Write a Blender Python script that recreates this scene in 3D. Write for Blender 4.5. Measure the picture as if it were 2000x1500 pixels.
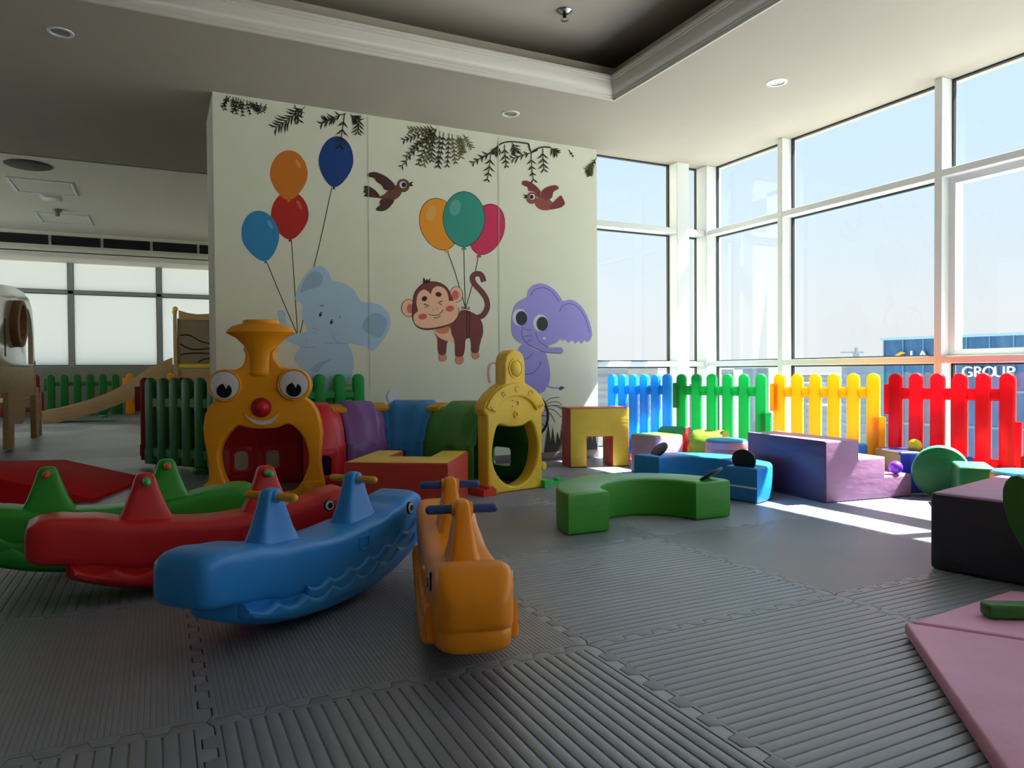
import bpy, bmesh, math, random
from mathutils import Vector, Matrix
random.seed(7)
for o in list(bpy.data.objects): bpy.data.objects.remove(o)
SC = bpy.context.scene
COL = SC.collection
PI = math.pi
def rad(a): return math.radians(a)

# ------------------------------------------------------------------ camera
CAM = Vector((-1.0862, -1.7435, 0.7793)); FPX = 1412.55
YAW, PITCH, ROLL = 0.4548, -0.0173, -0.0070
_f = Vector((math.sin(YAW)*math.cos(PITCH), math.cos(YAW)*math.cos(PITCH), math.sin(PITCH)))
_r = Vector((math.cos(YAW), -math.sin(YAW), 0)); _u = _r.cross(_f)
RT = _r*math.cos(ROLL) + _u*math.sin(ROLL); UP = -_r*math.sin(ROLL) + _u*math.cos(ROLL); FW = _f
cd = bpy.data.cameras.new('camera'); cd.sensor_width = 36; cd.lens = FPX/2000*36; cd.clip_end = 6000; cd.clip_start = .02
cam = bpy.data.objects.new('camera', cd); COL.objects.link(cam)
cam.matrix_world = Matrix(((RT.x, UP.x, -FW.x, CAM.x), (RT.y, UP.y, -FW.y, CAM.y), (RT.z, UP.z, -FW.z, CAM.z), (0, 0, 0, 1)))
SC.camera = cam

# ------------------------------------------------------------------ daylight
SUN = Vector((1, -.23, 1.42)).normalized()
SKY_STRENGTH, SUN_STRENGTH, EXPOSURE = .75, 25.0, 0.55
wd = bpy.data.worlds.new('world'); SC.world = wd; wd.use_nodes = True
nt = wd.node_tree; bg = nt.nodes['Background']
def _n(t, **k):
    n = nt.nodes.new(t)
    for a, v in k.items(): setattr(n, a, v)
    return n
_tc = _n('ShaderNodeTexCoord'); _sp = _n('ShaderNodeSeparateXYZ'); _rp = _n('ShaderNodeValToRGB')
nt.links.new(_tc.outputs['Generated'], _sp.inputs[0]); nt.links.new(_sp.outputs[2], _rp.inputs[0])
for i, (p, c) in enumerate(((0., (.90, .87, .86)), (.07, (.90, .89, .90)), (.20, (.78, .89, .99)), (.40, (.60, .79, 1.0)), (1., (.36, .60, .95)))):
    e = _rp.color_ramp.elements[i] if i < 2 else _rp.color_ramp.elements.new(p)
    e.position = p; e.color = c+(1,)
_cn = _n('ShaderNodeTexNoise'); _cn.inputs['Scale'].default_value = 3.2; _cn.inputs['Detail'].default_value = 6
_cr = _n('ShaderNodeValToRGB'); _cr.color_ramp.elements[0].position = .52; _cr.color_ramp.elements[1].position = .78
_cr.color_ramp.elements[1].color = (.45, .45, .45, 1)
_mx = _n('ShaderNodeMix', data_type='RGBA'); _mx.inputs[7].default_value = (1, 1, 1, 1)
nt.links.new(_tc.outputs['Generated'], _cn.inputs['Vector']); nt.links.new(_cn.outputs[0], _cr.inputs[0]); nt.links.new(_cr.outputs[0], _mx.inputs[0]); nt.links.new(_rp.outputs[0], _mx.inputs[6])
# soft hazy glow spreading around the sun
_dp = _n('ShaderNodeVectorMath', operation='DOT_PRODUCT'); _dp.inputs[1].default_value = SUN
nt.links.new(_tc.outputs['Generated'], _dp.inputs[0])
_m1 = _n('ShaderNodeMath', operation='MAXIMUM'); _m1.inputs[1].default_value = 0; nt.links.new(_dp.outputs['Value'], _m1.inputs[0])
_m2 = _n('ShaderNodeMath', operation='POWER'); _m2.inputs[1].default_value = 12; nt.links.new(_m1.outputs[0], _m2.inputs[0])
_m3 = _n('ShaderNodeMath', operation='MULTIPLY_ADD'); _m3.inputs[1].default_value = 5.0; _m3.inputs[2].default_value = 1; nt.links.new(_m2.outputs[0], _m3.inputs[0])
_vm = _n('ShaderNodeVectorMath', operation='SCALE'); nt.links.new(_mx.outputs[2], _vm.inputs[0]); nt.links.new(_m3.outputs[0], _vm.inputs['Scale'])
nt.links.new(_vm.outputs[0], bg.inputs[0]); bg.inputs[1].default_value = SKY_STRENGTH
sl = bpy.data.lights.new('sun', 'SUN'); sl.energy = SUN_STRENGTH; sl.angle = rad(.6); sl.color = (1, .95, .86)
so = bpy.data.objects.new('sun', sl); COL.objects.link(so)
so.rotation_euler = SUN.to_track_quat('Z', 'Y').to_euler(); so.location = SUN*30
vs = SC.view_settings; vs.view_transform = 'Standard'; vs.look = 'None'; vs.gamma = 1; vs.exposure = EXPOSURE; vs.use_curve_mapping = False

# ------------------------------------------------------------------ helpers
def S(r, g, b):
    f = lambda c: (c/255/12.92 if c/255 <= .04045 else ((c/255+.055)/1.055)**2.4)
    return (f(r), f(g), f(b), 1)
MATS = {}
def mat(name, col, rough=.5, bump=0., scale=40., metal=0., var=.06, spec=.5, vscale=6., stretch=(1, 1, 1), coat=0., trans=0.):
    if name in MATS: return MATS[name]
    m = bpy.data.materials.new(name); m.use_nodes = True; n = m.node_tree; b = n.nodes['Principled BSDF']
    b.inputs['Roughness'].default_value = rough; b.inputs['Metallic'].default_value = metal
    b.inputs['Specular IOR Level'].default_value = spec; b.inputs['Coat Weight'].default_value = coat
    tc = n.nodes.new('ShaderNodeTexCoord'); mp = n.nodes.new('ShaderNodeMapping'); mp.inputs['Scale'].default_value = stretch
    n.links.new(tc.outputs['Object'], mp.inputs[0])
    nz = n.nodes.new('ShaderNodeTexNoise'); nz.inputs['Scale'].default_value = vscale; nz.inputs['Detail'].default_value = 4
    n.links.new(mp.outputs[0], nz.inputs['Vector'])
    rp = n.nodes.new('ShaderNodeValToRGB')
    rp.color_ramp.elements[0].position = .3; rp.color_ramp.elements[1].position = .7
    rp.color_ramp.elements[0].color = tuple(c*(1-var) for c in col[:3]) + (1,)
    rp.color_ramp.elements[1].color = tuple(min(1, c*(1+var)) for c in col[:3]) + (1,)
    n.links.new(nz.outputs[0], rp.inputs[0]); n.links.new(rp.outputs[0], b.inputs['Base Color'])
    if bump:
        n2 = n.nodes.new('ShaderNodeTexNoise'); n2.inputs['Scale'].default_value = scale; n2.inputs['Detail'].default_value = 3
        n.links.new(mp.outputs[0], n2.inputs['Vector'])
        bp = n.nodes.new('ShaderNodeBump'); bp.inputs['Strength'].default_value = bump; bp.inputs['Distance'].default_value = .01
        n.links.new(n2.outputs[0], bp.inputs['Height']); n.links.new(bp.outputs[0], b.inputs['Normal'])
    MATS[name] = m; return m
def plastic(name, *rgb): return mat('plastic_'+name, S(*rgb), .34, .05, 60, var=.03, spec=.5)
def glowplastic(name, *rgb):      # thin hollow plastic that lets daylight through
    m = mat('thin_plastic_'+name, S(*rgb), .34, .05, 60, var=.03); n = m.node_tree
    o = next(x for x in n.nodes if x.type == 'OUTPUT_MATERIAL'); b = n.nodes['Principled BSDF']
    mx = n.nodes.new('ShaderNodeMixShader'); t = n.nodes.new('ShaderNodeBsdfTranslucent'); mx.inputs[0].default_value = .42
    gm = n.nodes.new('ShaderNodeGamma'); gm.inputs[1].default_value = .45; n.links.new(b.inputs['Base Color'].links[0].from_socket, gm.inputs[0]); n.links.new(gm.outputs[0], t.inputs[0])
    n.links.new(b.outputs[0], mx.inputs[1]); n.links.new(t.outputs[0], mx.inputs[2]); n.links.new(mx.outputs[0], o.inputs[0]); return m
def vinyl(name, *rgb): return mat('vinyl_'+name, S(*rgb), .42, .38, 8, var=.06, spec=.45, stretch=(1, 1, 2.2))
def paint(name, *rgb): return mat('paint_'+name, S(*rgb), .6, var=.02, spec=.25)

def setprops(o, label=None, cat=None, group=None, kind=None):
    if label: o['label'] = label
    if cat: o['category'] = cat
    if group: o['group'] = group
    if kind: o['kind'] = kind
    return o
def smooth(me, ang=38):
    me.shade_smooth(); me.set_sharp_from_angle(angle=rad(ang)); return me
def obj(name, me, m=None, parent=None, loc=None, rot=None, ang=38, scale=None):
    o = bpy.data.objects.new(name, me); COL.objects.link(o)
    if m is not None:
        if not isinstance(m, (list, tuple)): m = [m]
        if len(me.materials) == 0:
            for k in m: me.materials.append(k)
    if ang: smooth(me, ang)
    if parent: o.parent = parent
    if loc: o.location = loc
    if rot: o.rotation_euler = rot
    if scale: o.scale = scale
    return o
def thing(name, label, cat, loc=(0, 0, 0), rz=0., group=None):
    o = bpy.data.objects.new(name, None); COL.objects.link(o); o.location = loc; o.rotation_euler = (0, 0, rz); o.empty_display_size = .1
    return setprops(o, label, cat, group)
def struct(name, me, m, label, parent=None, ang=38):
    o = obj(name, me, m, parent, ang=ang); o['kind'] = 'structure'; o['label'] = label; return o
def bm_mesh(bm, name='mesh'):
    me = bpy.data.meshes.new(name); bm.normal_update(); bm.to_mesh(me); bm.free(); return me
def box(x0, x1, y0, y1, z0, z1, bev=0., seg=2):
    bm = bmesh.new(); bmesh.ops.create_cube(bm, size=1)
    for v in bm.verts:
        v.co = Vector((x0+(v.co.x+.5)*(x1-x0), y0+(v.co.y+.5)*(y1-y0), z0+(v.co.z+.5)*(z1-z0)))
    if bev: bmesh.ops.bevel(bm, geom=bm.edges[:]+bm.verts[:], offset=bev, segments=seg, profile=.5, affect='EDGES')
    return bm_mesh(bm)
def boxes(lst):
    V = []; Fc = []
    for (x0, x1, y0, y1, z0, z1) in lst:
        b = len(V); V += [(x, y, z) for z in (z0, z1) for y in (y0, y1) for x in (x0, x1)]
        Fc += [tuple(b+i for i in f) for f in ((0, 2, 3, 1), (4, 5, 7, 6), (0, 1, 5, 4), (2, 6, 7, 3), (0, 4, 6, 2), (1, 3, 7, 5))]
    me = bpy.data.meshes.new('boxes'); me.from_pydata(V, [], Fc); return me
def prism(outline, depth, holes=(), bev=0., seg=2):
    """flat outline in local XY, thickness centred on local Z"""
    c = bpy.data.curves.new('c', 'CURVE'); c.dimensions = '2D'; c.fill_mode = 'BOTH'
    c.extrude = max(depth/2-bev, 0); c.bevel_depth = bev; c.bevel_resolution = seg-1; c.offset = -bev
    for pts in [outline]+list(holes):
        s = c.splines.new('POLY'); s.points.add(len(pts)-1); s.use_cyclic_u = True
        for p, q in zip(s.points, pts): p.co = (q[0], q[1], 0, 1)
    t = bpy.data.objects.new('t', c); me = bpy.data.meshes.new_from_object(t)
    bpy.data.objects.remove(t); bpy.data.curves.remove(c)
    bm = bmesh.new(); bm.from_mesh(me); bmesh.ops.remove_doubles(bm, verts=bm.verts, dist=1e-5); bm.to_mesh(me); bm.free()
    me.materials.clear()
    return me
def tf(me, M): me.transform(M); return me
STAND = Matrix.Rotation(PI/2, 4, 'X')          # XY outline -> XZ plane, thickness along Y
def upright(*a, **k): return tf(prism(*a, **k), STAND)
def loft(rings, caps=True, closed=True):
    V = []; Fc = []; n = len(rings[0])
    for r in rings: V += [tuple(p) for p in r]
    for i in range(len(rings)-1):
        for j in range(n if closed else n-1):
            k = (j+1) % n; Fc.append((i*n+j, i*n+k, (i+1)*n+k, (i+1)*n+j))
    if caps: Fc.append(tuple(reversed(range(n)))); Fc.append(tuple((len(rings)-1)*n+j for j in range(n)))
    me = bpy.data.meshes.new('loft'); me.from_pydata(V, [], Fc)
    bm = bmesh.new(); bm.from_mesh(me); bmesh.ops.recalc_face_normals(bm, faces=bm.faces); bm.to_mesh(me); bm.free()
    return me
def lathe(prof, n=32, cap=True):
    return loft([[(r*math.cos(2*PI*k/n), r*math.sin(2*PI*k/n), z) for k in range(n)] for r, z in prof], cap)
def tube(pts, r, n=10):
    rings = []
    P = [Vector(p) for p in pts]
    for i, p in enumerate(P):
        t = (P[min(i+1, len(P)-1)]-P[max(i-1, 0)]).normalized()
        a = t.orthogonal().normalized() if i == 0 else (a0 - t*a0.dot(t)).normalized()
        a0 = a; b = t.cross(a); rr = r[i] if isinstance(r, (list, tuple)) else r
        rings.append([p+a*rr*math.cos(2*PI*k/n)+b*rr*math.sin(2*PI*k/n) for k in range(n)])
    return loft(rings)
def capsule(L, r, n=14, axis='X'):
    m = 5; prof = [(r*math.sin(i*PI/2/m), -L/2+r-r*math.cos(i*PI/2/m)) for i in range(m+1)]
    prof[0] = (r*.05, -L/2); prof += [(a, -b) for a, b in reversed(prof)]
    me = lathe(prof, n)
    return tf(me, Matrix.Rotation(PI/2, 4, 'Y') if axis == 'X' else Matrix.Rotation(PI/2, 4, 'X') if axis == 'Y' else Matrix())
def sphere(r, u=24, v=14):
    bm = bmesh.new(); bmesh.ops.create_uvsphere(bm, u_segments=u, v_segments=v, radius=r); return bm_mesh(bm)
def smoothpts(P, k=4, closed=True):
    out = []; n = len(P)
    for i in range(n if closed else n-1):
        g = lambda j: P[j % n] if closed else P[max(0, min(n-1, j))]
        p0, p1, p2, p3 = g(i-1), g(i), g(i+1), g(i+2)
        for s in range(k):
            t = s/k
            out.append(tuple(.5*((2*b)+(-a+c)*t+(2*a-5*b+4*c-d)*t*t+(-a+3*b-3*c+d)*t**3) for a, b, c, d in zip(p0, p1, p2, p3)))
    if not closed: out.append(P[-1])
    return out
def rrect(w, h, r, n=5, cx=0, cy=0):
    P = []
    for sx, sy, a in ((1, 1, 0), (-1, 1, 90), (-1, -1, 180), (1, -1, 270)):
        for k in range(n+1):
            t = rad(a+90*k/n); P.append((cx+sx*(w/2-r)+r*math.cos(t), cy+sy*(h/2-r)+r*math.sin(t)))
    return P
def ell(cx, cy, rx, ry, n=28, rot=0., a0=0, a1=360):
    P = []; full = abs(a1-a0) >= 360
    for k in range(n if full else n+1):
        t = rad(a0+(a1-a0)*k/n); x, y = rx*math.cos(t), ry*math.sin(t)
        P.append((cx+x*math.cos(rot)-y*math.sin(rot), cy+x*math.sin(rot)+y*math.cos(rot)))
    return P
def text(s, size, depth=.004, bev=0.):
    c = bpy.data.curves.new('t', 'FONT'); c.body = s; c.size = size; c.extrude = depth; c.align_x = 'CENTER'; c.align_y = 'CENTER'; c.bevel_depth = bev
    t = bpy.data.objects.new('t', c); me = bpy.data.meshes.new_from_object(t)
    bpy.data.objects.remove(t); bpy.data.curves.remove(c); me.materials.clear(); return me
def facemats(me, mats, fn):
    me.materials.clear()
    for m in mats: me.materials.append(m)
    for p in me.polygons: p.material_index = fn(p.normal, p.center)
    return me
def ray(x, y): return RT*((x-1000)/FPX) - UP*((y-750)/FPX) + FW
def on(x, y, ax, v):
    d = ray(x, y); return CAM + d*((v-CAM[ax])/d[ax])
def cube_foam(name, label, cat, cx, cy, rz, sx, sy, sz, mats, fn, group=None, z=0., bev=.018, wr=0.):
    me = box(-sx/2, sx/2, -sy/2, sy/2, 0, sz, bev, 3)
    o = obj(name, facemats(me, mats, fn), loc=(cx, cy, z), rot=(0, 0, rz)); return setprops(o, label, cat, group)

# ------------------------------------------------------------------ materials
M_wall = mat('wall_paint', S(226, 226, 206), .75, .03, 200, var=.015, spec=.2)
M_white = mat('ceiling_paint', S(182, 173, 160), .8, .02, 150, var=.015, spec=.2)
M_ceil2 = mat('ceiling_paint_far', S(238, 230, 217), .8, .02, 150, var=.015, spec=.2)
M_frame = mat('window_frame_white', S(232, 234, 232), .35, var=.01)
M_gasket = mat('black_gasket', S(25, 28, 34), .5)
M_floor = mat('eva_mat_grey', S(134, 139, 149), .36, .08, 300, var=.07, vscale=3, spec=1.0)
M_under = mat('subfloor', S(60, 57, 54), .8)
M_wood = mat('birch_plywood', S(205, 165, 118), .5, .05, 30, var=.1, vscale=7, stretch=(1, 1, 6))
M_woodpale_glare = mat('birch_pale_glare', S(224, 212, 198), .14, var=.04, vscale=5, stretch=(1, 1, 6))  # upper loft panel's window glare is put into this pale colour
M_woodedge = mat('plywood_edge', S(150, 105, 62), .6, var=.2, vscale=20)
M_dark = mat('dark_brown', S(48, 34, 28), .7)
M_black = mat('black_gloss', S(14, 14, 16), .3)
M_eyew = mat('eye_white', S(220, 214, 220), .35, var=.01)
M_chrome = mat('chrome', S(190, 190, 190), .2, metal=1.)
M_grille = mat('grille_black', S(22, 24, 30), .6)
P_red = glowplastic('red', 240, 14, 28); P_green = glowplastic('green', 20, 176, 76); P_yel = glowplastic('yellow', 255, 186, 16)
P_blue = glowplastic('blue', 30, 172, 255); P_gyel = plastic('gate_yellow', 252, 208, 60); P_tyel = plastic('train_yellow', 250, 162, 22)
P_pur = plastic('purple', 128, 80, 158); P_tblue = plastic('tunnel_blue', 34, 124, 200); P_tgreen = plastic('tunnel_green', 60, 140, 46); P_tred = plastic('tunnel_red', 214, 34, 48)
P_rblue = plastic('rocker_blue', 44, 142, 228); P_ryel = plastic('rocker_yellow', 252, 152, 10); P_rred = plastic('rocker_red', 214, 34, 40); P_rgreen = plastic('rocker_green', 48, 160, 50)
P_navy = plastic('navy', 36, 74, 140); P_gold = plastic('handle_gold', 224, 166, 44); P_lime = plastic('bright_green', 60, 200, 90); P_orange = plastic('handle_orange', 224, 72, 40)
P_dgreen = plastic('dark_green', 28, 116, 46); P_dred = plastic('dark_red', 140, 14, 28)
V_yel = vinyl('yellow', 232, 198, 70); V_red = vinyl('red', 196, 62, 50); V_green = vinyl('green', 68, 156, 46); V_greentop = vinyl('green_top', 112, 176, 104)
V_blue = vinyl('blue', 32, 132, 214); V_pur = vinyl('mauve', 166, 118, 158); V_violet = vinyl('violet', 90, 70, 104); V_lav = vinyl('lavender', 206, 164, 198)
V_lime = vinyl('lime', 132, 176, 54); V_mint = vinyl('leaf_green', 16, 150, 80); V_pink = vinyl('pink', 202, 142, 148); V_sky = vinyl('sky_blue', 44, 140, 206); V_bred = vinyl('bright_red', 224, 30, 34)
V_royal = vinyl('royal', 42, 60, 170); V_olive = vinyl('olive', 128, 140, 80); V_teal = vinyl('teal', 60, 150, 120); V_dkg = vinyl('deep_green', 28, 104, 54); V_black = vinyl('charcoal', 46, 48, 62)
V_mat = vinyl('rose_mat', 228, 160, 196); V_orange = vinyl('orange', 224, 156, 60); V_navy = vinyl('navy_fin', 14, 26, 44)
def glass_mat():
    m = bpy.data.materials.new('clear_glass'); m.use_nodes = True; n = m.node_tree; n.nodes.clear()
    o = n.nodes.new('ShaderNodeOutputMaterial'); mx = n.nodes.new('ShaderNodeMixShader'); t = n.nodes.new('ShaderNodeBsdfTransparent'); g = n.nodes.new('ShaderNodeBsdfGlossy')
    t.inputs[0].default_value = (.93, .97, .98, 1); g.inputs['Roughness'].default_value = .0
    lw = n.nodes.new('ShaderNodeLayerWeight'); pw = n.nodes.new('ShaderNodeMath'); pw.operation = 'POWER'; pw.inputs[1].default_value = 5
    ma = n.nodes.new('ShaderNodeMath'); ma.operation = 'MULTIPLY_ADD'; ma.inputs[1].default_value = .8; ma.inputs[2].default_value = .024
    n.links.new(lw.outputs['Facing'], pw.inputs[0]); n.links.new(pw.outputs[0], ma.inputs[0]); n.links.new(ma.outputs[0], mx.inputs[0])
    n.links.new(t.outputs[0], mx.inputs[1]); n.links.new(g.outputs[0], mx.inputs[2]); n.links.new(mx.outputs[0], o.inputs[0]); return m
M_glass = glass_mat()
def frost_mat():
    m = bpy.data.materials.new('frosted_film'); m.use_nodes = True; n = m.node_tree; n.nodes.clear()
    o = n.nodes.new('ShaderNodeOutputMaterial'); t = n.nodes.new('ShaderNodeBsdfTranslucent'); t.inputs[0].default_value = (.62, .635, .615, 1)
    n.links.new(t.outputs[0], o.inputs[0]); return m
M_frost = frost_mat()

# ------------------------------------------------------------------ room shell
WY = 3.8; WXL = -.715; WXR = 2.489; CH = 2.772; RX = 3.753
floor = struct('floor', box(-7, 3.98, -5.2, 14.3, -.3, -.022), M_under, 'grey foam mat floor of interlocking ribbed tiles')
# interlocking ribbed tiles, 1 m each
def seam(t):            # jigsaw wave along a tile joint
    k = t*10 % 1
    if .22 < k < .30: return -.014+.028*(k-.22)/.08
    if .30 <= k < .70: return .014
    if .70 <= k < .78: return .014-.028*(k-.70)/.08
    return -.014
def tile_mesh(along_x, n=30, h=.0048):
    g = .0015; ts = [i/10+q for i in range(10) for q in (0, .0218, .0302, .0698, .0782)]
    ts = [t for t in ts if .03 < t < .97]
    out = [(g, g)]+[(t, seam(t)+g) for t in ts]+[(1-g, g)]
    out += [(1+seam(t)-g, t) for t in ts]+[(1-g, 1-g)]
    out += [(t, 1+seam(t)-g) for t in reversed(ts)]+[(g, 1-g)]
    out += [(seam(t)+g, t) for t in reversed(ts)]
    a, b = .026, .974; z0 = -h
    ring = tf(prism(out, .021, [[(a, a), (b, a), (b, b), (a, b)]], .0014, 2), Matrix.Translation((0, 0, -.0105)))
    bm = bmesh.new(); bm.from_mesh(ring)
    p = (b-a)/n
    for i in range(n):
        q0 = a+i*p; prof = [(q0, z0), (q0+.035*p, z0), (q0+.09*p, z0+h*.74), (q0+.2*p, z0+h*.95), (q0+.5*p, z0+h), (q0+.8*p, z0+h*.95), (q0+.91*p, z0+h*.74), (q0+.965*p, z0), (q0+p, z0)]
        r0 = [bm.verts.new((a, q, z) if along_x else (q, a, z)) for q, z in prof]
        r1 = [bm.verts.new((b, q, z) if along_x else (q, b, z)) for q, z in prof]
        for k in range(8):
            f = (r0[k], r1[k], r1[k+1], r0[k+1]); bm.faces.new(f if along_x else f[::-1])
    me = bm_mesh(bm); me.materials.append(M_floor); return smooth(me, 28)
TX, TY = tile_mesh(True), tile_mesh(False); FX = tile_mesh(True, 75, .0016); FYm = tile_mesh(False, 75, .0016)
for ix in range(-6, 4):
    for iy in range(-3, 14):
        if iy >= 4 and ix >= 0: continue
        if iy >= 6 and (ix < -5): continue
        if ix < -3 and iy < 2: continue
        if iy == 3 and ix >= 3: pass
        al = (ix, iy) in ((0, 0), (0, -1), (1, -1), (1, 1), (0, 2), (2, 0)) or ((ix+iy) % 2 == 0 and (ix, iy) not in ((-1, -1), (-2, -1), (1, 0), (2, -1)) and iy > 0)
        fine = (ix, iy) in ((-1, 0), (1, 0), (1, 1), (2, 0), (0, 1), (-2, 0)) or iy > 2
        o = bpy.data.objects.new('mat_tile', (FX if al else FYm) if fine else (TX if al else TY)); COL.objects.link(o); o.parent = floor; o.location = (ix, iy, 0)

# back wall carrying the mural
wall_back = struct('wall_back', box(WXL, WXR, WY, 4.5, -.02, CH+.05), M_wall, 'pale green-cream wall with the painted animal mural')
struct('wall_recess', box(.35, .55, 4.5, 14.2, -.3, 3.3), M_wall, 'plain wall running back behind the mural wall')
struct('wall_left', boxes([(-7.2, -7, -5.2, 6.3, -.3, 3.3), (-7.2, -7, 6.3, 14.3, -.3, .1), (-7.2, -7, 6.3, 14.3, 3.02, 3.3), (-7.2, -7, 13.9, 14.3, .1, 3.02)]), M_wall, 'plain wall at the dark side of the room')
struct('wall_front', box(-7.2, 1.5, -5.4, -5.2, -.3, 3.3), M_wall, 'plain wall at the near end of the room')
struct('baseboard_back', box(WXL-.01, WXR, WY-.012, WY, 0, .07, .003), mat('skirting', S(120, 108, 98), .5), 'brown-grey skirting along the mural wall')
# ceiling: slabs round a coffered tray
TX0, TX1, TY0, TY1 = -2.4, 1.956, -2.6, 2.731
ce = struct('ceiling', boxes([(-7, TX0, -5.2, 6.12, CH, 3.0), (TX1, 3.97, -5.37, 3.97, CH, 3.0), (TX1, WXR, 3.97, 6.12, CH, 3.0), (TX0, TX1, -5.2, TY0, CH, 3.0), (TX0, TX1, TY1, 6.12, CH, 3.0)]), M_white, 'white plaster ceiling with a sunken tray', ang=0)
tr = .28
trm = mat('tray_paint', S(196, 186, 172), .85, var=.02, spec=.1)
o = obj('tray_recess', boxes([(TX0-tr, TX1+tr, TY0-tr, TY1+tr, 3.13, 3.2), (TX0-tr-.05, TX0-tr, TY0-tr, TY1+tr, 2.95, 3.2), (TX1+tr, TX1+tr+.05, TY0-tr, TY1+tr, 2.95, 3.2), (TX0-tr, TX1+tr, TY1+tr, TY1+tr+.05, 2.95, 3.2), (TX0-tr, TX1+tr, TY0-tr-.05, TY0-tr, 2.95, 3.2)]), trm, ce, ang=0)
# stepped crown moulding round the opening
prof = [(-.0, 0), (.0, -.012), (.014, -.012), (.014, .006), (.024, .010), (.024, .020), (.040, .028), (.060, .050), (.072, .078), (.074, .096), (.084, .100), (.084, .110), (.094, .112), (.094, .13), (.0, .13)]
def mould(name, ax):
    rings = []
    for q, s in ((0, 1), (1, -1)):
        ring = []
        for off, z in prof:
            if ax == 'N': ring.append(((TX0+off, TX1-off)[q], TY1-off, CH+z))
            if ax == 'S': ring.append(((TX0+off, TX1-off)[q], TY0+off, CH+z))
            if ax == 'E': ring.append((TX1-off, (TY0+off, TY1-off)[q], CH+z))
            if ax == 'W': ring.append((TX0+off, (TY0+off, TY1-off)[q], CH+z))
        rings.append(ring)
    return struct(name, loft(rings), mat('moulding_white', S(214, 208, 198), .6, var=.01), 'stepped white crown moulding round the ceiling tray', ang=50)
for i, a in enumerate('NESW'): mould('trim_%d' % (i+1), a)
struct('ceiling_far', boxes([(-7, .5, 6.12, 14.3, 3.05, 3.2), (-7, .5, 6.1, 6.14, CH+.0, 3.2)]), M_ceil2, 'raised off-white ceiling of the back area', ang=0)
struct('ceiling_roof', boxes([(-7.2, WXR, -5.4, 6.2, 3.2, 3.4), (WXR, 3.97, -5.4, 3.97, 3.2, 3.4)]), M_white, 'slab over the ceiling', ang=0)
bulk = struct('ceiling_bulkhead', boxes([(-7, .4, 11.8, 11.9, 2.74, 3.05), (-7, .4, 11.9, 14.1, 2.86, 3.05), (-7, .4, 11.78, 12.5, 2.74, 2.80)]), M_ceil2, 'dropped bulkhead over the frosted windows', ang=0)
for i in range(10):
    x0 = -6.9+i*.72
    g = obj('air_grille', boxes([(x0, x0+.68, 11.785, 11.80, 2.84, 2.99)]+[(x0, x0+.68, 11.772, 11.785, 2.85+k*.028, 2.86+k*.028) for k in range(5)]), M_grille, bulk, ang=0)

# ------------------------------------------------------------------ right glazing (looks onto the city)
ZB0, ZB1, ZT0, ZT1 = .815, .865, 2.092, 2.142
GX = RX+.125
mull = [2.865, 1.455, .045, -1.365, -2.775, -4.185]
def window(name, label, a0, a1, axis, zs, gl, extra=None, frost=False, depth=.13):
    """one bay: parent frame + panes; axis 'y' runs along y on the right wall, 'x' along x on a back wall"""
    w = bpy.data.objects.new(name, None); COL.objects.link(w); w['kind'] = 'structure'; w['label'] = label
    mid = (a0+a1)/2
    w.location = (gl, mid, 0) if axis == 'y' else (mid, gl, 0)
    L = (a1-a0)/2
    for z0, z1 in zs:
        P = (box(-.004, .004, -L, L, z0, z1) if axis == 'y' else box(-L, L, -.004, .004, z0, z1))
        obj('pane', P, M_frost if frost else M_glass, w, ang=0)
        gk = []
        t = .012
        for u0, u1, v0, v1 in ((-L, L, z0, z0+t), (-L, L, z1-t, z1), (-L, -L+t, z0, z1), (L-t, L, z0, z1)):
            gk.append((-.02, .01, u0, u1, v0, v1) if axis == 'y' else (u0, u1, -.02, .01, v0, v1))
        obj('gasket', boxes(gk), M_gasket, w, ang=0)
    return w
edges = [3.70]+mull
for i in range(len(mull)):
    a1 = edges[i]-.027 if i else 3.78; a0 = mull[i]+.027
    w = window('window_%d' % (i+1), 'tall clear window bay with white frame, bay %d along the city side from the glazed corner' % (i+1), a0, a1, 'y', ((.07, ZB0), (ZB1, ZT0), (ZT1, CH)), GX)
    if i == 2:          # opening sash inside the middle light
        L = (a1-a0)/2; f = .045
        obj('sash', boxes([(-.05, .03, -L, L, ZB1, ZB1+f), (-.05, .03, -L, L, ZT0-f, ZT0), (-.05, .03, -L, -L+f, ZB1+f, ZT0-f), (-.05, .03, L-f, L, ZB1+f, ZT0-f)]), M_frame, w, ang=0)
fr = struct('trim_5', box(RX, RX+.16, -5.2, 3.85, 0, .07), M_frame, 'white sill rail along the city glazing', ang=0)
for y in mull: obj('mullion', box(RX-.003, RX+.16, y-.027, y+.027, 0, CH, .003, 1), M_frame, fr)
for z0, z1 in ((ZB0, ZB1), (ZT0, ZT1)): obj('transom', box(RX, RX+.16, -5.2, 3.80, z0, z1, .003, 1), M_frame, fr)
obj('corner_post', box(RX-.02, RX+.17, 3.775, 3.97, 0, CH, .004, 1), M_frame, fr)
# back glazing beside the mural wall
GY = WY+.14
window('window_8', 'clear window between the mural wall and the glazed corner', WXR, 3.395, 'x', ((.07, ZB0), (ZB1, ZT0), (ZT1, CH)), GY)
window('window_9', 'narrow clear window strip in the glazed corner', 3.54, 3.74, 'x', ((.07, ZB0), (ZB1, ZT0), (ZT1, CH)), GY)
bf = struct('trim_6', box(WXR, 3.72, WY, WY+.17, 0, .07), M_frame, 'white sill rail of the back glazing', ang=0)
obj('mullion', box(3.395, 3.54, WY-.003, WY+.17, 0, CH, .003, 1), M_frame, bf)
for z0, z1 in ((ZB0, ZB1), (ZT0, ZT1)): obj('transom', box(WXR, 3.74, WY, WY+.17, z0, z1, .003, 1), M_frame, bf)

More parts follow.
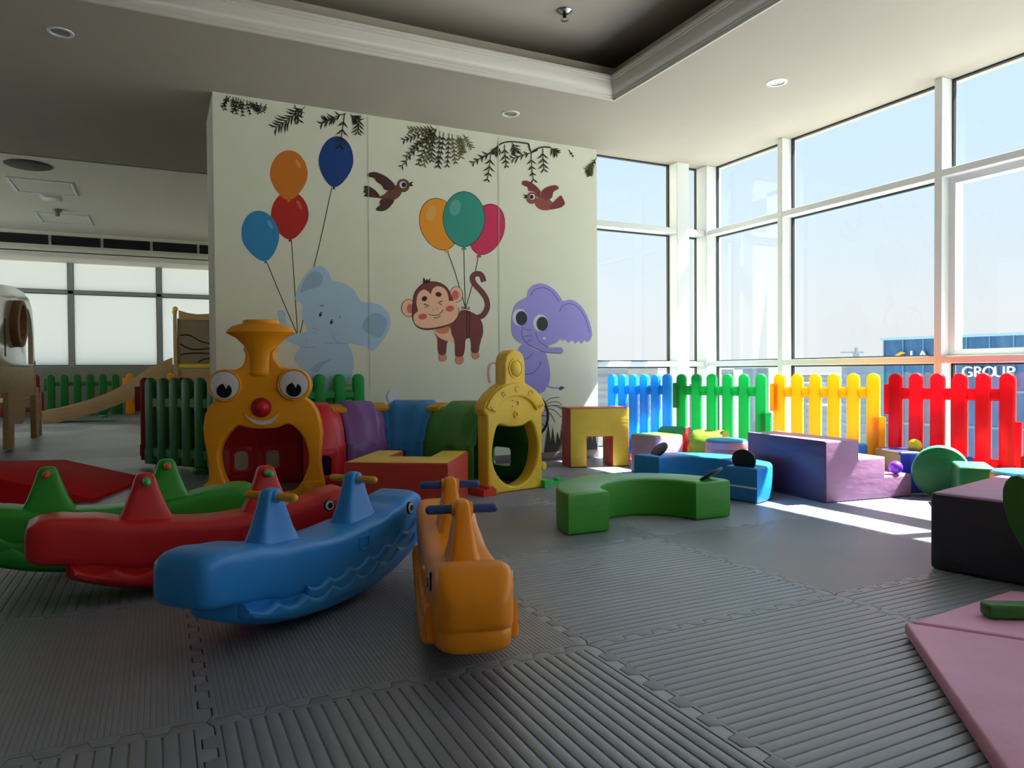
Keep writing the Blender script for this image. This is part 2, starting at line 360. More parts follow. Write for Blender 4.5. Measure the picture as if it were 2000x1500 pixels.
nf = struct('trim_8', box(1.5, 3.93, -5.36, -5.2, 0, .07), M_frame, 'white sill rail of the added near-end glazing', ang=0)  # unseen glazing added for fill light from behind the camera
for i, (xa, xb) in enumerate(((1.5, 2.68), (2.74, 3.93))): window('window_%d' % (15+i), 'added unseen window bay %d for fill light at the near end of the room' % (i+1), xa, xb, 'x', ((.07, ZB0), (ZB1, ZT0), (ZT1, CH)), -5.3)
obj('mullion', box(2.68, 2.74, -5.36, -5.197, 0, CH, .003, 1), M_frame, nf)
for z0, z1 in ((ZB0, ZB1), (ZT0, ZT1)): obj('transom', box(1.5, 3.93, -5.36, -5.2, z0, z1, .003, 1), M_frame, nf)
# ------------------------------------------------------------------ frosted windows of the far back area
FY = 14.0
struct('wall_far', boxes([(-7, .5, FY, 14.2, -.3, .925), (-7, .5, FY, 14.2, 2.9, 3.3)]), mat('far_wall', S(150, 150, 138), .8), 'grey-green low wall under the frosted windows', ang=0)
xs = [-6.99, -5.52, -4.03, -2.535, -1.05, .34]
ff = struct('trim_7', box(-7, .4, FY, FY+.1, .925, .945), mat('grey_alu', S(160, 168, 168), .4), 'grey aluminium sill of the frosted windows', ang=0)
for i in range(5):
    window('window_%d' % (i+10), 'frosted white window bay %d in the back area' % (i+1), xs[i]+.04, xs[i+1]-.04, 'x', ((.945, 2.285), (2.345, 2.90)), FY+.06, frost=True)
    obj('mullion', box(xs[i+1]-.045, xs[i+1]+.045, FY, FY+.1, .945, 2.9), MATS['grey_alu'], ff, ang=0)
obj('transom', box(-7, .4, FY, FY+.1, 2.285, 2.345), MATS['grey_alu'], ff, ang=0)

lf = struct('trim_9', box(-7.1, -7, 6.3, 13.9, .1, .13), MATS['grey_alu'], 'grey sill of the added side windows in the back area', ang=0)  # unseen side windows, added to brighten the back area
for i in range(4):
    ya = 6.3+i*1.9
    window('window_%d' % (17+i), 'added unseen side window bay %d lighting the back area' % (i+1), ya+.04, ya+1.86, 'y', ((.13, 3.02),), -7.05)
    obj('mullion', box(-7.1, -7, ya-.04, ya+.04, .1, 3.02), MATS['grey_alu'], lf, ang=0)
# ------------------------------------------------------------------ mural (paint on the wall)
lay = [0]
def mu(p, base=(0, 0), s=1.):
    q = on(base[0]+p[0]/s, base[1]+p[1]/s, 1, WY); return (q.x, q.z)
def paintface(name, pts, m, parent, base=(0, 0), s=1., sm=0, label=None, raw=False):
    """filled painted shape lying on the wall, a hair above the previous layer"""
    P = smoothpts(pts, sm) if sm else pts
    Q = [mu(p, base, s) for p in P]
    lay[0] += 1; y = WY-.0006-lay[0]*.00003
    me = bpy.data.meshes.new('paint'); me.from_pydata([(x, y, z) for x, z in Q], [], [tuple(range(len(Q)))])
    me.materials.append(m); o = obj(name, me, None, parent, ang=0)
    if label: o['label'] = label
    return o
def stroke(name, lines, m, parent, wpx, base=(0, 0), s=1., sm=0, taper=False, label=None):
    """painted brush lines as thin ribbons, widths in photo pixels"""
    V = []; Fc = []; lay[0] += 1; y = WY-.0006-lay[0]*.00003
    for L in lines:
        P = smoothpts(L, sm, False) if sm else L
        P = [(base[0]+a/s, base[1]+b/s) for a, b in P]
        n = len(P); b0 = len(V)
        for i, p in enumerate(P):
            q0 = P[max(0, i-1)]; q1 = P[min(n-1, i+1)]; dx, dy = q1[0]-q0[0], q1[1]-q0[1]; l = math.hypot(dx, dy) or 1
            hw = wpx/2*(1 if not taper else max(.12, math.sin(PI*(.12+.88*i/(n-1)))))
            for sg in (1, -1):
                x, z = mu((p[0]-dy/l*hw*sg, p[1]+dx/l*hw*sg)); V.append((x, y, z))
        for i in range(n-1): Fc.append((b0+2*i, b0+2*i+1, b0+2*i+3, b0+2*i+2))
    me = bpy.data.meshes.new('stroke'); me.from_pydata(V, [], Fc); me.materials.append(m)
    o = obj(name, me, None, parent, ang=0)
    if label: o['label'] = label
    return o
A_line = paint('line', 34, 30, 30)
def balloon(cx, cy, rx, ry, tilt, m, m2, label, outline=False, knot=True):
    def egg(k, dx=0, dy=0):
        P = []
        for i in range(40):
            t = 2*PI*i/40; x = rx*k*math.cos(t)*(1-(.08 if outline else .30)*max(0, math.sin(t))**1.4); y = ry*k*math.sin(t)
            P.append((cx+dx+x*math.cos(tilt)-y*math.sin(tilt), cy+dy+x*math.sin(tilt)+y*math.cos(tilt)))
        return P
    if outline: paintface('outline', egg(1.025), A_line, wall_back)
    b = paintface('painted_balloon', egg(1), m, wall_back, label=label)
    paintface('highlight', ell(cx-rx*(.42 if outline else -.5), cy-ry*(.42 if outline else .45), rx*(.26 if outline else .1), ry*(.3 if outline else .2), rot=.2 if outline else -.5), m2, b)
    bx, by = cx-ry*math.sin(tilt), cy+ry*math.cos(tilt)
    if knot: paintface('knot', [(bx-2, by-2), (bx+2, by-2), (bx+5, by+7), (bx-5, by+7)] if outline else [(bx-1, by-3), (bx+1, by-3), (bx+3, by+4), (bx-3, by+4)], m, b)
    return b
# strings first
stroke('painted_string', [[(521, 512), (545, 570), (580, 652)], [(569, 467), (574, 540), (581, 650)], [(648, 366), (630, 450), (613, 522)], [(600, 580), (594, 615), (586, 652)]], A_line, wall_back, 1.6, sm=3, label='thin dark balloon strings held by the blue elephant')
stroke('painted_string', [[(874, 492), (888, 530), (909, 601)], [(906, 486), (907, 540), (909, 600)], [(934, 502), (924, 550), (910, 600)]], A_line, wall_back, 1.6, sm=3, label='thin dark balloon strings tied to the monkey')
balloon(566, 421, 37, 47, 0, paint('b_red', 186, 40, 32), paint('b_red2', 206, 90, 76), 'painted red balloon under the orange one')
balloon(564, 342, 37, 48.5, 0, paint('b_orange', 208, 118, 34), paint('b_orange2', 222, 150, 84), 'painted orange balloon above the red one')
balloon(509, 461, 37, 50, -.2, paint('b_sky', 54, 138, 192), paint('b_sky2', 110, 170, 208), 'painted sky-blue balloon on a string')
balloon(656, 316, 34, 50, .08, paint('b_navy', 30, 62, 130), paint('b_navy2', 34, 70, 140), 'painted dark blue balloon')
balloon(858, 438, 37, 51, -.3, paint('b_amber', 236, 152, 44), paint('b_amber2', 228, 168, 92), 'painted amber balloon with black outline', True)
balloon(950, 448, 34, 50, .3, paint('b_pink', 206, 50, 92), paint('b_pink2', 212, 84, 138), 'painted pink balloon with black outline', True)
balloon(906, 428, 40.5, 53, 0, paint('b_teal', 52, 146, 132), paint('b_teal2', 96, 166, 154), 'painted teal balloon with black outline', True)
# blue elephant
EB = (430, 480); ES = 5.
A_eb = paint('ele_blue', 176, 203, 228); A_eb2 = paint('ele_blue_dark', 152, 180, 208)
el = paintface('painted_elephant', [(885, 230), (950, 197), (1010, 210), (1060, 260), (1095, 340), (1180, 358), (1250, 390), (1320, 450), (1375, 545), (1460, 552), (1560, 580), (1630, 640), (1662, 720), (1655, 800), (1620, 880), (1560, 960), (1492, 1030), (1420, 985), (1330, 965), (1250, 955), (1290, 1050), (1305, 1150), (1290, 1240), (1260, 1310), (1210, 1370), (1200, 1420), (990, 1430), (800, 1330), (790, 1250), (800, 1220), (765, 1160), (728, 1120), (735, 1060), (780, 985), (700, 950), (630, 890), (585, 800), (570, 700), (558, 650), (585, 628), (640, 655), (638, 720), (670, 800), (750, 865), (820, 850), (860, 815), (815, 750), (800, 650), (805, 575), (732, 520), (760, 420), (820, 310)], A_eb, wall_back, EB, ES, 3, 'painted blue-grey elephant holding balloon strings with its trunk')
paintface('inner_ear', [(780, 460), (820, 340), (880, 265), (950, 250), (1000, 300), (990, 370), (930, 410), (850, 432)], A_eb2, el, EB, ES, 3)
paintface('inner_ear', [(1400, 820), (1395, 760), (1440, 690), (1510, 655), (1590, 680), (1632, 740), (1610, 830), (1560, 900), (1470, 870)], A_eb2, el, EB, ES, 3)
paintface('leg_shade', [(885, 1215), (920, 1165), (1010, 1125), (1090, 1100), (1060, 1130), (990, 1180), (950, 1240)], A_eb2, el, EB, ES, 3)
for x, y in ((980, 670), (1088, 742)):
    e = paintface('eye', ell(x, y, 13, 26, 16, .4), A_line, el, EB, ES)
    paintface('glint', ell(x+5, y-10, 4, 7, 10), M_eyew, e, EB, ES)
stroke('brow', [[(972, 590), (990, 584), (1012, 590)], [(1165, 684), (1172, 694), (1174, 708)]], A_line, el, 1.2, EB, ES, 3)
stroke('fold_line', [[(780, 987), (850, 994), (930, 988)], [(1010, 945), (1120, 952), (1240, 955)], [(895, 812), (925, 805), (962, 832)], [(905, 842), (925, 845), (935, 858)], [(838, 905), (846, 918), (842, 935)], [(1100, 860), (1125, 930), (1180, 945)]], A_eb2, el, 1.6, EB, ES, 3)
stroke('toe_line', [[(750, 1095), (760, 1130), (790, 1125), (780, 1160), (812, 1165), (815, 1200)]], paint('pale', 200, 205, 205), el, 1.2, EB, ES, 3)
stroke('tail', [[(1215, 1325), (1240, 1352), (1290, 1358)]], A_eb, el, 2.2, EB, ES, 3)
# monkey
MB = (760, 500); MS = 4.285
A_br = paint('monkey_brown', 122, 62, 62); A_pe = paint('peach', 246, 192, 158); A_pk = paint('ear_pink', 214, 110, 106); A_dk = paint('dark_brown', 62, 32, 32)
stroke('painted_tail', [[(735, 515), (780, 500), (815, 450), (822, 400), (805, 345), (770, 295), (720, 240), (697, 195), (708, 160), (745, 148), (775, 165), (792, 215)]], A_dk, wall_back, 10.5, MB, MS, 4, label='curled brown tail of the painted monkey')
stroke('painted_tail', [[(735, 515), (780, 500), (815, 450), (822, 400), (805, 345), (770, 295), (720, 240), (697, 195), (708, 160), (745, 148), (775, 165), (792, 214)]], A_br, wall_back, 8.6, MB, MS, 4, label='curled brown tail of the painted monkey')
for x, y, rx, ry in ((447, 850, 32, 30), (588, 868, 32, 37), (722, 832, 29, 29)):
    f = paintface('painted_foot', ell(x, y, rx+3, ry+3), A_line, wall_back, MB, MS); paintface('sole', ell(x, y, rx, ry), A_pk if x == 0 else paint('foot', 224, 140, 112), f, MB, MS)
mk = paintface('painted_monkey', [(600, 455), (680, 465), (750, 510), (783, 580), (785, 650), (770, 700), (755, 760), (745, 808), (690, 808), (685, 760), (675, 690), (640, 700), (635, 760), (618, 838), (555, 838), (550, 780), (545, 720), (490, 715), (480, 770), (470, 825), (412, 820), (405, 740), (400, 680), (375, 625), (480, 590), (540, 560)], A_br, wall_back, MB, MS, 2, 'painted brown monkey hanging from balloon strings')
paintface('belly', [(378, 625), (500, 590), (520, 650), (545, 716), (490, 713), (430, 690), (395, 660)], A_pe, mk, MB, MS, 3)
paintface('throat', [(390, 615), (502, 590), (490, 640), (440, 652), (405, 640)], paint('throat', 222, 134, 100), mk, MB, MS, 3)
for cx, cy, rx, ry, ix in ((160, 435, 58, 75, 178), (562, 322, 56, 68, 553)):
    e = paintface('ear', ell(cx, cy, rx, ry), A_line, mk, MB, MS); paintface('ear_skin', ell(cx, cy, rx-4, ry-4), A_pe, e, MB, MS); paintface('inner_ear', ell(ix, cy+4, 30, 40), A_pk, e, MB, MS)
hd = paintface('head', [(193, 520), (195, 400), (215, 300), (280, 232), (350, 212), (430, 225), (490, 270), (520, 330), (545, 385), (585, 440), (580, 500), (540, 560), (470, 592), (390, 612), (300, 620), (230, 592)], A_dk, mk, MB, MS, 3)
paintface('fur', [(199, 515), (202, 400), (221, 304), (283, 238), (350, 218), (428, 231), (485, 275), (514, 333), (540, 390), (579, 440), (574, 500), (536, 555), (470, 586), (390, 606), (300, 614), (235, 588)], A_br, hd, MB, MS, 3)
paintface('face', [(212, 560), (205, 495), (240, 460), (228, 400), (240, 320), (290, 280), (335, 305), (348, 318), (365, 275), (410, 252), (470, 280), (495, 340), (500, 375), (550, 380), (580, 440), (573, 500), (530, 555), (450, 583), (350, 602), (265, 598)], A_pe, hd, MB, MS, 3)
paintface('hair_tuft', [(282, 235), (287, 178), (305, 208), (316, 190), (322, 205), (346, 185), (338, 228)], A_dk, mk, MB, MS)
for x, y, rx, ry, rt in ((295, 357, 24, 20, -.5), (412, 322, 26, 20, .2)): paintface('eyebrow', ell(x, y, rx, ry, 20, rt), A_dk, mk, MB, MS)
for x, y in ((280, 507), (508, 440)): paintface('cheek', ell(x, y, 36, 25, 20, -.2), paint('cheek', 216, 96, 98), mk, MB, MS)
stroke('eye', [[(290, 402), (336, 418), (300, 430)], [(443, 375), (410, 395), (440, 407)]], A_line, mk, 2, MB, MS)
stroke('mouth', [[(328, 488), (380, 498), (420, 486), (453, 448)], [(370, 516), (400, 518), (432, 496)], [(366, 452), (372, 455)], [(400, 440), (404, 445)]], A_line, mk, 1.3, MB, MS, 3)
stroke('string_bow', [[(652, 460), (650, 590), (655, 690)], [(672, 460), (672, 600), (668, 690)], [(638, 435), (612, 425), (608, 440), (638, 438), (668, 428), (668, 446), (638, 438)]], A_line, mk, 1.3, MB, MS, 3)
# purple elephant
A_pu = paint('ele_purple', 158, 148, 220); A_pd = paint('ele_purple_line', 92, 80, 140)
pe = paintface('painted_elephant', [(1075, 790), (1120, 738), (1170, 758), (1240, 795), (1303, 800), (1335, 900), (1348, 980), (1340, 1060), (1318, 1095), (1300, 1130), (1260, 1150), (1180, 1150), (1100, 1110), (1068, 1000), (1062, 880)], A_pu, wall_back, MB, MS, 3, 'painted purple elephant with big round eyes')
stroke('tail', [[(1320, 1085), (1360, 1100), (1420, 1105)]], A_pu, pe, 3, MB, MS, 3)
paintface('tail_tip', [(1418, 1105), (1440, 1090), (1467, 1102), (1432, 1124)], A_pd, pe, MB, MS, 2)
paintface('head', [(1023, 560), (1028, 500), (1045, 430), (1085, 380), (1150, 345), (1160, 300), (1190, 255), (1240, 233), (1310, 238), (1380, 280), (1430, 340), (1455, 378), (1510, 365), (1570, 385), (1630, 450), (1680, 560), (1697, 640), (1690, 690), (1655, 722), (1636, 700), (1610, 735), (1580, 712), (1556, 735), (1530, 705), (1500, 728), (1470, 698), (1450, 712), (1430, 695), (1400, 725), (1340, 750), (1335, 765), (1443, 766), (1447, 815), (1330, 808), (1250, 790), (1180, 760), (1100, 730), (1050, 690), (1025, 640)], A_pu, pe, MB, MS, 2)
for x, y, px_, py_ in ((1092, 513, 1106, 521), (1266, 560, 1280, 568)):
    e = paintface('eye', ell(x, y, 61, 71), paint('eyeblue', 206, 212, 226), pe, MB, MS); paintface('pupil', ell(px_, py_, 48, 60), paint('pupil', 58, 56, 66), e, MB, MS)
stroke('line_work', [[(1180, 335), (1215, 285), (1290, 265), (1360, 300), (1420, 380)], [(1425, 465), (1450, 420), (1510, 398), (1580, 430), (1640, 520), (1675, 640)], [(1118, 590), (1110, 660), (1140, 720), (1210, 765), (1300, 805), (1440, 815)], [(1225, 640), (1250, 710), (1330, 765)], [(1130, 605), (1160, 620), (1190, 618)], [(1125, 675), (1160, 668), (1195, 670)], [(1145, 720), (1170, 708), (1195, 705)], [(1108, 850), (1150, 860), (1200, 815)], [(1115, 995), (1200, 980), (1250, 930), (1270, 880)]], A_pd, pe, 1.2, MB, MS, 3)
paintface('mouth_spot', ell(1298, 688, 14, 12), paint('pale2', 214, 214, 224), pe, MB, MS)
# birds
BB = (700, 200); BS = 4.2553
def bird(parts, eye, pr, beak, label, c1, c2):
    b = None
    for i, (nm, P) in enumerate(parts):
        o = paintface('painted_bird' if b is None else nm, P, c1 if nm in ('body', 'head') else c2, b or wall_back, BB, BS, 3, label if b is None else None); b = b or o
    e = paintface('eye', ell(eye[0], eye[1], pr, pr), M_eyew, b, BB, BS); paintface('pupil', ell(eye[0]+(7 if pr > 26 else -5), eye[1]+1, pr*.66, pr*.72), A_line, e, BB, BS)
    paintface('beak', beak, A_line, b, BB, BS)
bird([('body', [(160, 790), (210, 768), (250, 730), (300, 695), (335, 690), (362, 720), (350, 770), (310, 805), (260, 812), (200, 802)]), ('wing', [(215, 725), (195, 690), (150, 660), (130, 630), (80, 618), (78, 592), (130, 578), (200, 600), (260, 640), (303, 690), (280, 730)]), ('wing', [(200, 802), (295, 806), (270, 860), (220, 900), (165, 904), (145, 885), (185, 850), (175, 835)]), ('tail', [(180, 790), (110, 790), (45, 780), (60, 760), (40, 745), (52, 725), (45, 700), (80, 695), (140, 730)]), ('head', ell(372, 692, 53, 55, 12))], (370, 685), 29, [(425, 665), (458, 661), (440, 678), (456, 695), (425, 698)], 'painted dark brown bird flying beside the monkey balloons', paint('bird1', 108, 70, 56), paint('bird1d', 78, 46, 42))
bird([('body', [(1465, 840), (1500, 780), (1540, 760), (1580, 800), (1625, 850), (1600, 888), (1550, 898), (1500, 885)]), ('wing', [(1515, 745), (1470, 690), (1410, 655), (1365, 655), (1362, 685), (1405, 706), (1412, 735), (1460, 745), (1490, 790)]), ('wing', [(1515, 775), (1530, 730), (1580, 700), (1640, 690), (1665, 715), (1620, 745), (1608, 790), (1570, 812), (1540, 800)]), ('tail', [(1600, 850), (1650, 800), (1682, 775), (1700, 800), (1715, 840), (1690, 870), (1640, 885), (1590, 890)]), ('head', ell(1438, 795, 43, 50, 12))], (1443, 785), 24, [(1400, 770), (1363, 767), (1385, 782), (1368, 798), (1400, 797)], 'painted reddish brown bird above the purple elephant', paint('bird2', 146, 78, 68), paint('bird2d', 122, 56, 58))
# hanging foliage
A_leaf = paint('leaf_ink', 40, 38, 24); A_leaf2 = paint('leaf_olive', 92, 88, 46)
def frond(x, y, ang, L, n, leaf, m, label, curve=.0, w=2.6, stem=1.3, par=None):
    """hanging stem with paired leaf strokes; ang in degrees, 90 = straight down"""
    pts = []; a = rad(ang); px_, py_ = x, y
    for i in range(n+1):
        pts.append((px_, py_)); a += rad(curve)/n; px_ += L/n*math.cos(a); py_ += L/n*math.sin(a)
    st = stroke('painted_branch', [pts], m, par or wall_back, stem, label=label)
    lv = []
    for i in range(1, n+1):
        p = pts[i]; t = math.atan2(pts[i][1]-pts[i-1][1], pts[i][0]-pts[i-1][0]); k = leaf*(.75+.5*random.random())*(1 if i < n else .8)
        for sg in (1, -1):
            b = t+sg*rad(42+10*random.random())
            lv.append([p, (p[0]+k*.5*math.cos(b-.15*sg), p[1]+k*.5*math.sin(b-.15*sg)), (p[0]+k*math.cos(b), p[1]+k*math.sin(b))])
    stroke('leaf', lv, m, st, w, taper=True)
LB = 'painted dark foliage hanging at the top of the mural'
jit = lambda v: random.uniform(-v, v)
for k in range(11): frond(444+k*5.5+jit(2), 187+k*1.3, 108-5*(k-3)+jit(16), 16+random.uniform(0, 14), 4, 7, A_leaf, LB, jit(25), 2.6)
for k in range(3): frond(502+k*9, 200+k*1.7, 100+jit(15), 14, 3, 7, A_leaf, LB, 0, 2.2)
frond(596, 209, 140, 68, 9, 22, A_leaf, LB, 8, 3.6); frond(575, 205, 60, 30, 3, 15, A_leaf, LB, 20, 3.6)
for x, y, a, L, c in ((676, 222, 170, 50, -20), (673, 222, 98, 62, 0), (662, 230, 150, 28, 30), (702, 228, 96, 30, 0), (684, 224, 40, 16, 0)): frond(x, y, a, L, 4, 16, A_leaf, LB, c, 3.2, 1.8)
for k, (a, L) in enumerate(((176, 50), (166, 62), (155, 60), (146, 76), (136, 94), (124, 74), (113, 70), (103, 60))): frond(852+jit(3), 254+jit(2), a+jit(3), L, 8, 11, A_leaf if k % 3 else A_leaf2, LB, -10+jit(10), 2.8)
for k in range(6): frond(860+k*8+jit(2), 257+k*1.8, 92-k*2+jit(5), 70-k*7+jit(6), 7, 10, A_leaf2 if k > 2 else A_leaf, LB, jit(10), 2.6)
frond(905, 263, 58, 28, 5, 9, A_leaf2, LB, 0, 2.4)
stroke('painted_branch', [[(1032, 281), (1000, 277), (978, 281), (962, 296), (938, 310)], [(1032, 281), (1037, 297), (1050, 293)], [(1040, 296), (1056, 288), (1074, 288)]], A_leaf, wall_back, 2.6, sm=3, label=LB)
for x, y, a, L in ((962, 297, 158, 42), (958, 300, 93, 50), (985, 283, 90, 40), (1000, 279, 62, 18), (1040, 298, 165, 38), (1037, 300, 92, 50), (1060, 290, 94, 40), (1074, 288, 50, 16), (975, 283, 115, 18)): frond(x, y, a, L, 4, 13, A_leaf, LB, jit(12), 3.0, 1.6)
frond(1110, 293, 55, 14, 2, 5, A_leaf, LB)
for k in range(8): frond(1165-k*2.6, 308+k*3, 125-7*k+jit(8), 30-2.4*k, 5, 7, A_leaf if k % 2 else A_leaf2, LB, jit(20), 2)
# low plants, wheel, flowers
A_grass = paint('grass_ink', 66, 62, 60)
wl = paintface('painted_wheel', ell(1036, 812, 36, 44), A_line, wall_back, label='painted black spoked wheel low on the mural'); paintface('rim', ell(1036, 812, 31, 39), paint('wheel_grey', 176, 178, 184), wl)
stroke('spoke', [[(1036, 812), (1036+31*math.cos(k*PI/6), 812+39*math.sin(k*PI/6))] for k in range(12)], A_line, wl, 1.4)
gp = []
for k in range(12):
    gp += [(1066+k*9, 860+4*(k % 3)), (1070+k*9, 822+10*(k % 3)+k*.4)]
paintface('painted_grass_shade', [(1060, 897)]+gp+[(1166, 858), (1166, 888)], A_grass, wall_back, label='painted dark grass tuft and shade at the foot of the mural')  # dark fill is grass plus the shade at the wall foot
stroke('painted_reed', [[(1062, 788), (1075, 778), (1092, 776)], [(1062, 790), (1085, 784), (1098, 792)], [(1060, 796), (1082, 792), (1102, 802)], [(1060, 798), (1080, 800), (1096, 815)], [(1060, 800), (1075, 808), (1084, 826)], [(1062, 794), (1090, 792), (1104, 804)]], A_grass, wall_back, 1.2, sm=3, label='painted thin grey reeds by the wheel')
fl = paintface('painted_flower', ell(768, 776, 12, 14), paint('petal', 226, 226, 234), wall_back, label='painted white flower head low on the mural'); paintface('petal', ell(748, 792, 12, 9), MATS['paint_petal'], fl)
stroke('painted_ribbon', [[(957, 748), (954, 730), (956, 714), (963, 709), (970, 712), (972, 720)]], paint('ribbon', 222, 160, 140), wall_back, 3.2, sm=4, label='painted peach loop beside the yellow gate')
stroke('panel_seam', [[(718, 228), (720, 480), (722, 760)], [(973, 268), (974, 520), (975, 720)]], paint('seam', 184, 186, 168), wall_back, 1.1)

# ------------------------------------------------------------------ the city outside
def city_mat():
    m = bpy.data.materials.new('city_ground'); m.use_nodes = True; n = m.node_tree; b = n.nodes['Principled BSDF']; b.inputs['Roughness'].default_value = .9
    tc = n.nodes.new('ShaderNodeTexCoord'); v = n.nodes.new('ShaderNodeTexVoronoi'); v.inputs['Scale'].default_value = .035; v.distance = 'CHEBYCHEV'
    rp = n.nodes.new('ShaderNodeValToRGB'); rp.color_ramp.interpolation = 'CONSTANT'
    for i, (p, c) in enumerate(((0, S(150, 148, 144)), (.35, S(118, 134, 116)), (.5, S(158, 154, 148)), (.7, S(120, 134, 142)), (.85, S(170, 166, 158)))):
        e = rp.color_ramp.elements[i] if i < 2 else rp.color_ramp.elements.new(p); e.position = p; e.color = c
    sx = n.nodes.new('ShaderNodeSeparateColor'); n.links.new(tc.outputs['Object'], v.inputs['Vector']); n.links.new(v.outputs['Color'], sx.inputs[0]); n.links.new(sx.outputs[0], rp.inputs[0]); n.links.new(rp.outputs[0], b.inputs['Base Color']); return m
struct('ground', box(-4000, 4000, -4000, 4000, -61, -60), city_mat(), 'hazy pale city ground far below the windows', ang=0)
def outside(px_, dist):            # horizontal bearing of a landmark, out to a distance
    d = ray(px_, 722); d.z = 0; return CAM+d.normalized()*dist
fac = [mat('hazed_facade_a', S(150, 150, 154), .7, var=.06, vscale=.2), mat('hazed_facade_b', S(138, 146, 156), .7, var=.06, vscale=.2), mat('hazed_facade_c', S(160, 154, 146), .7, var=.06, vscale=.2), mat('hazed_facade_d', S(118, 134, 152), .6, var=.06, vscale=.2)]  # distance haze is mixed into these pale facade colours
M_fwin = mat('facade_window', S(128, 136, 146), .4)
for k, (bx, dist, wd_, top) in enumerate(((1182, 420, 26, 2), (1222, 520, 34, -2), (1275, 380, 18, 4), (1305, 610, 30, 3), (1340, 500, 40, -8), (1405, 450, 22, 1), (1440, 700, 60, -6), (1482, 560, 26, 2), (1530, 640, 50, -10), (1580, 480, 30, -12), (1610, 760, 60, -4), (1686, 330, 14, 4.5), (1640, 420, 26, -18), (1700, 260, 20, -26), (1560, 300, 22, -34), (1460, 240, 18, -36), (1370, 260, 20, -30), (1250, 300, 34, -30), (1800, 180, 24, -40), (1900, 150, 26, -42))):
    p = outside(bx, dist); t = thing('distant_building', '%s haze-toned distant city building beyond the windows, %s' % (('grey-white', 'bluish grey', 'beige', 'slate blue')[k % 4], 'reaching up to the skyline' if top > -3 else 'standing a little below the skyline' if top > -15 else 'low among the streets'), 'building', (p.x, p.y, -60), random.uniform(0, 1.5), 'distant city buildings')
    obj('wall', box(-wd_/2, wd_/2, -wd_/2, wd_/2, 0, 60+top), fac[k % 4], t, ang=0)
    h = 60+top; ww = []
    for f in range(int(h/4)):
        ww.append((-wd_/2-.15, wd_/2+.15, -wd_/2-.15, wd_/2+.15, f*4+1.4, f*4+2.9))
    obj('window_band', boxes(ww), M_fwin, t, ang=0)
# blue glass tower with a sign
p0 = outside(1726, 95); p1 = outside(2120, 88)
ax = (p1-p0); ax.z = 0; L = ax.length; ax.normalize(); tz = math.atan2(ax.y, ax.x)
tw = thing('glass_tower', 'blue glass office tower with white sign letters', 'building', (p0.x, p0.y, -60), tz)
M_tower = mat('tower_glass', S(40, 92, 136), .25, var=.35, vscale=.5, stretch=(3, 1, .6))
obj('wall', box(0, L, 0, 30, 0, 64.1), M_tower, tw, ang=0)
obj('roof', box(-.3, L+.3, -.3, 30.3, 64.1, 64.4), mat('tower_cap', S(150, 178, 198), .5), tw, ang=0)
for k in range(16): obj('floor_band', box(-.05, L, -.12, .0, 62.0-k*3.8, 62.25-k*3.8), mat('tower_band', S(84, 128, 158), .4), tw, ang=0)
for k in range(int(L/2.2)): obj('fin', box(k*2.2, k*2.2+.12, -.18, 0, 0, 64.1), MATS['tower_band'], tw, ang=0)
M_sign = mat('sign_white', S(236, 238, 240), .5)
def sgn(s, px_, py_, size, m=M_sign, name='sign_letter'):
    d = ray(px_, py_); nrm = Vector((-ax.y, ax.x, 0)); q = CAM+d*((p0-CAM).dot(nrm)/d.dot(nrm)); loc = q-Vector((p0.x, p0.y, -60))
    me = tf(text(s, size, .15), STAND)
    obj(name, me, m, tw, loc=(loc.dot(ax), -.4, loc.z), ang=0)
sgn('L', 1788, 697, 1.8); sgn('A', 1806, 697, 1.8)
for k, ch in enumerate('GROUP'): sgn(ch, 1893+k*21, 727, 1.6)
d = ray(1760, 697); nrm = Vector((-ax.y, ax.x, 0)); q = CAM+d*((p0-CAM).dot(nrm)/d.dot(nrm)); loc = q-Vector((p0.x, p0.y, -60))
obj('emblem', upright([(-.85, -.5), (.85, -.5), (.75, -.15), (-.2, -.15), (.2, .25), (.75, .45), (.2, .6), (-.4, .25), (-.6, -.1)], .2), mat('sign_gold', S(214, 160, 50), .4), tw, loc=(loc.dot(ax), -.4, loc.z), ang=0)
# construction crane on the skyline
p = outside(1672, 340)
cr = thing('tower_crane', 'thin construction crane on the skyline', 'crane', (p.x, p.y, -60), .45-YAW-.3)
M_cr = mat('crane_grey', S(150, 156, 164), .6)
obj('mast', box(-.5, .5, -.5, .5, 0, 70), M_cr, cr, ang=0); obj('jib', box(-7, 3.4, -.35, .35, 67.6, 68.2), M_cr, cr, ang=0); obj('cab', box(-.9, .9, -.9, .9, 66, 67.5), M_cr, cr, ang=0)

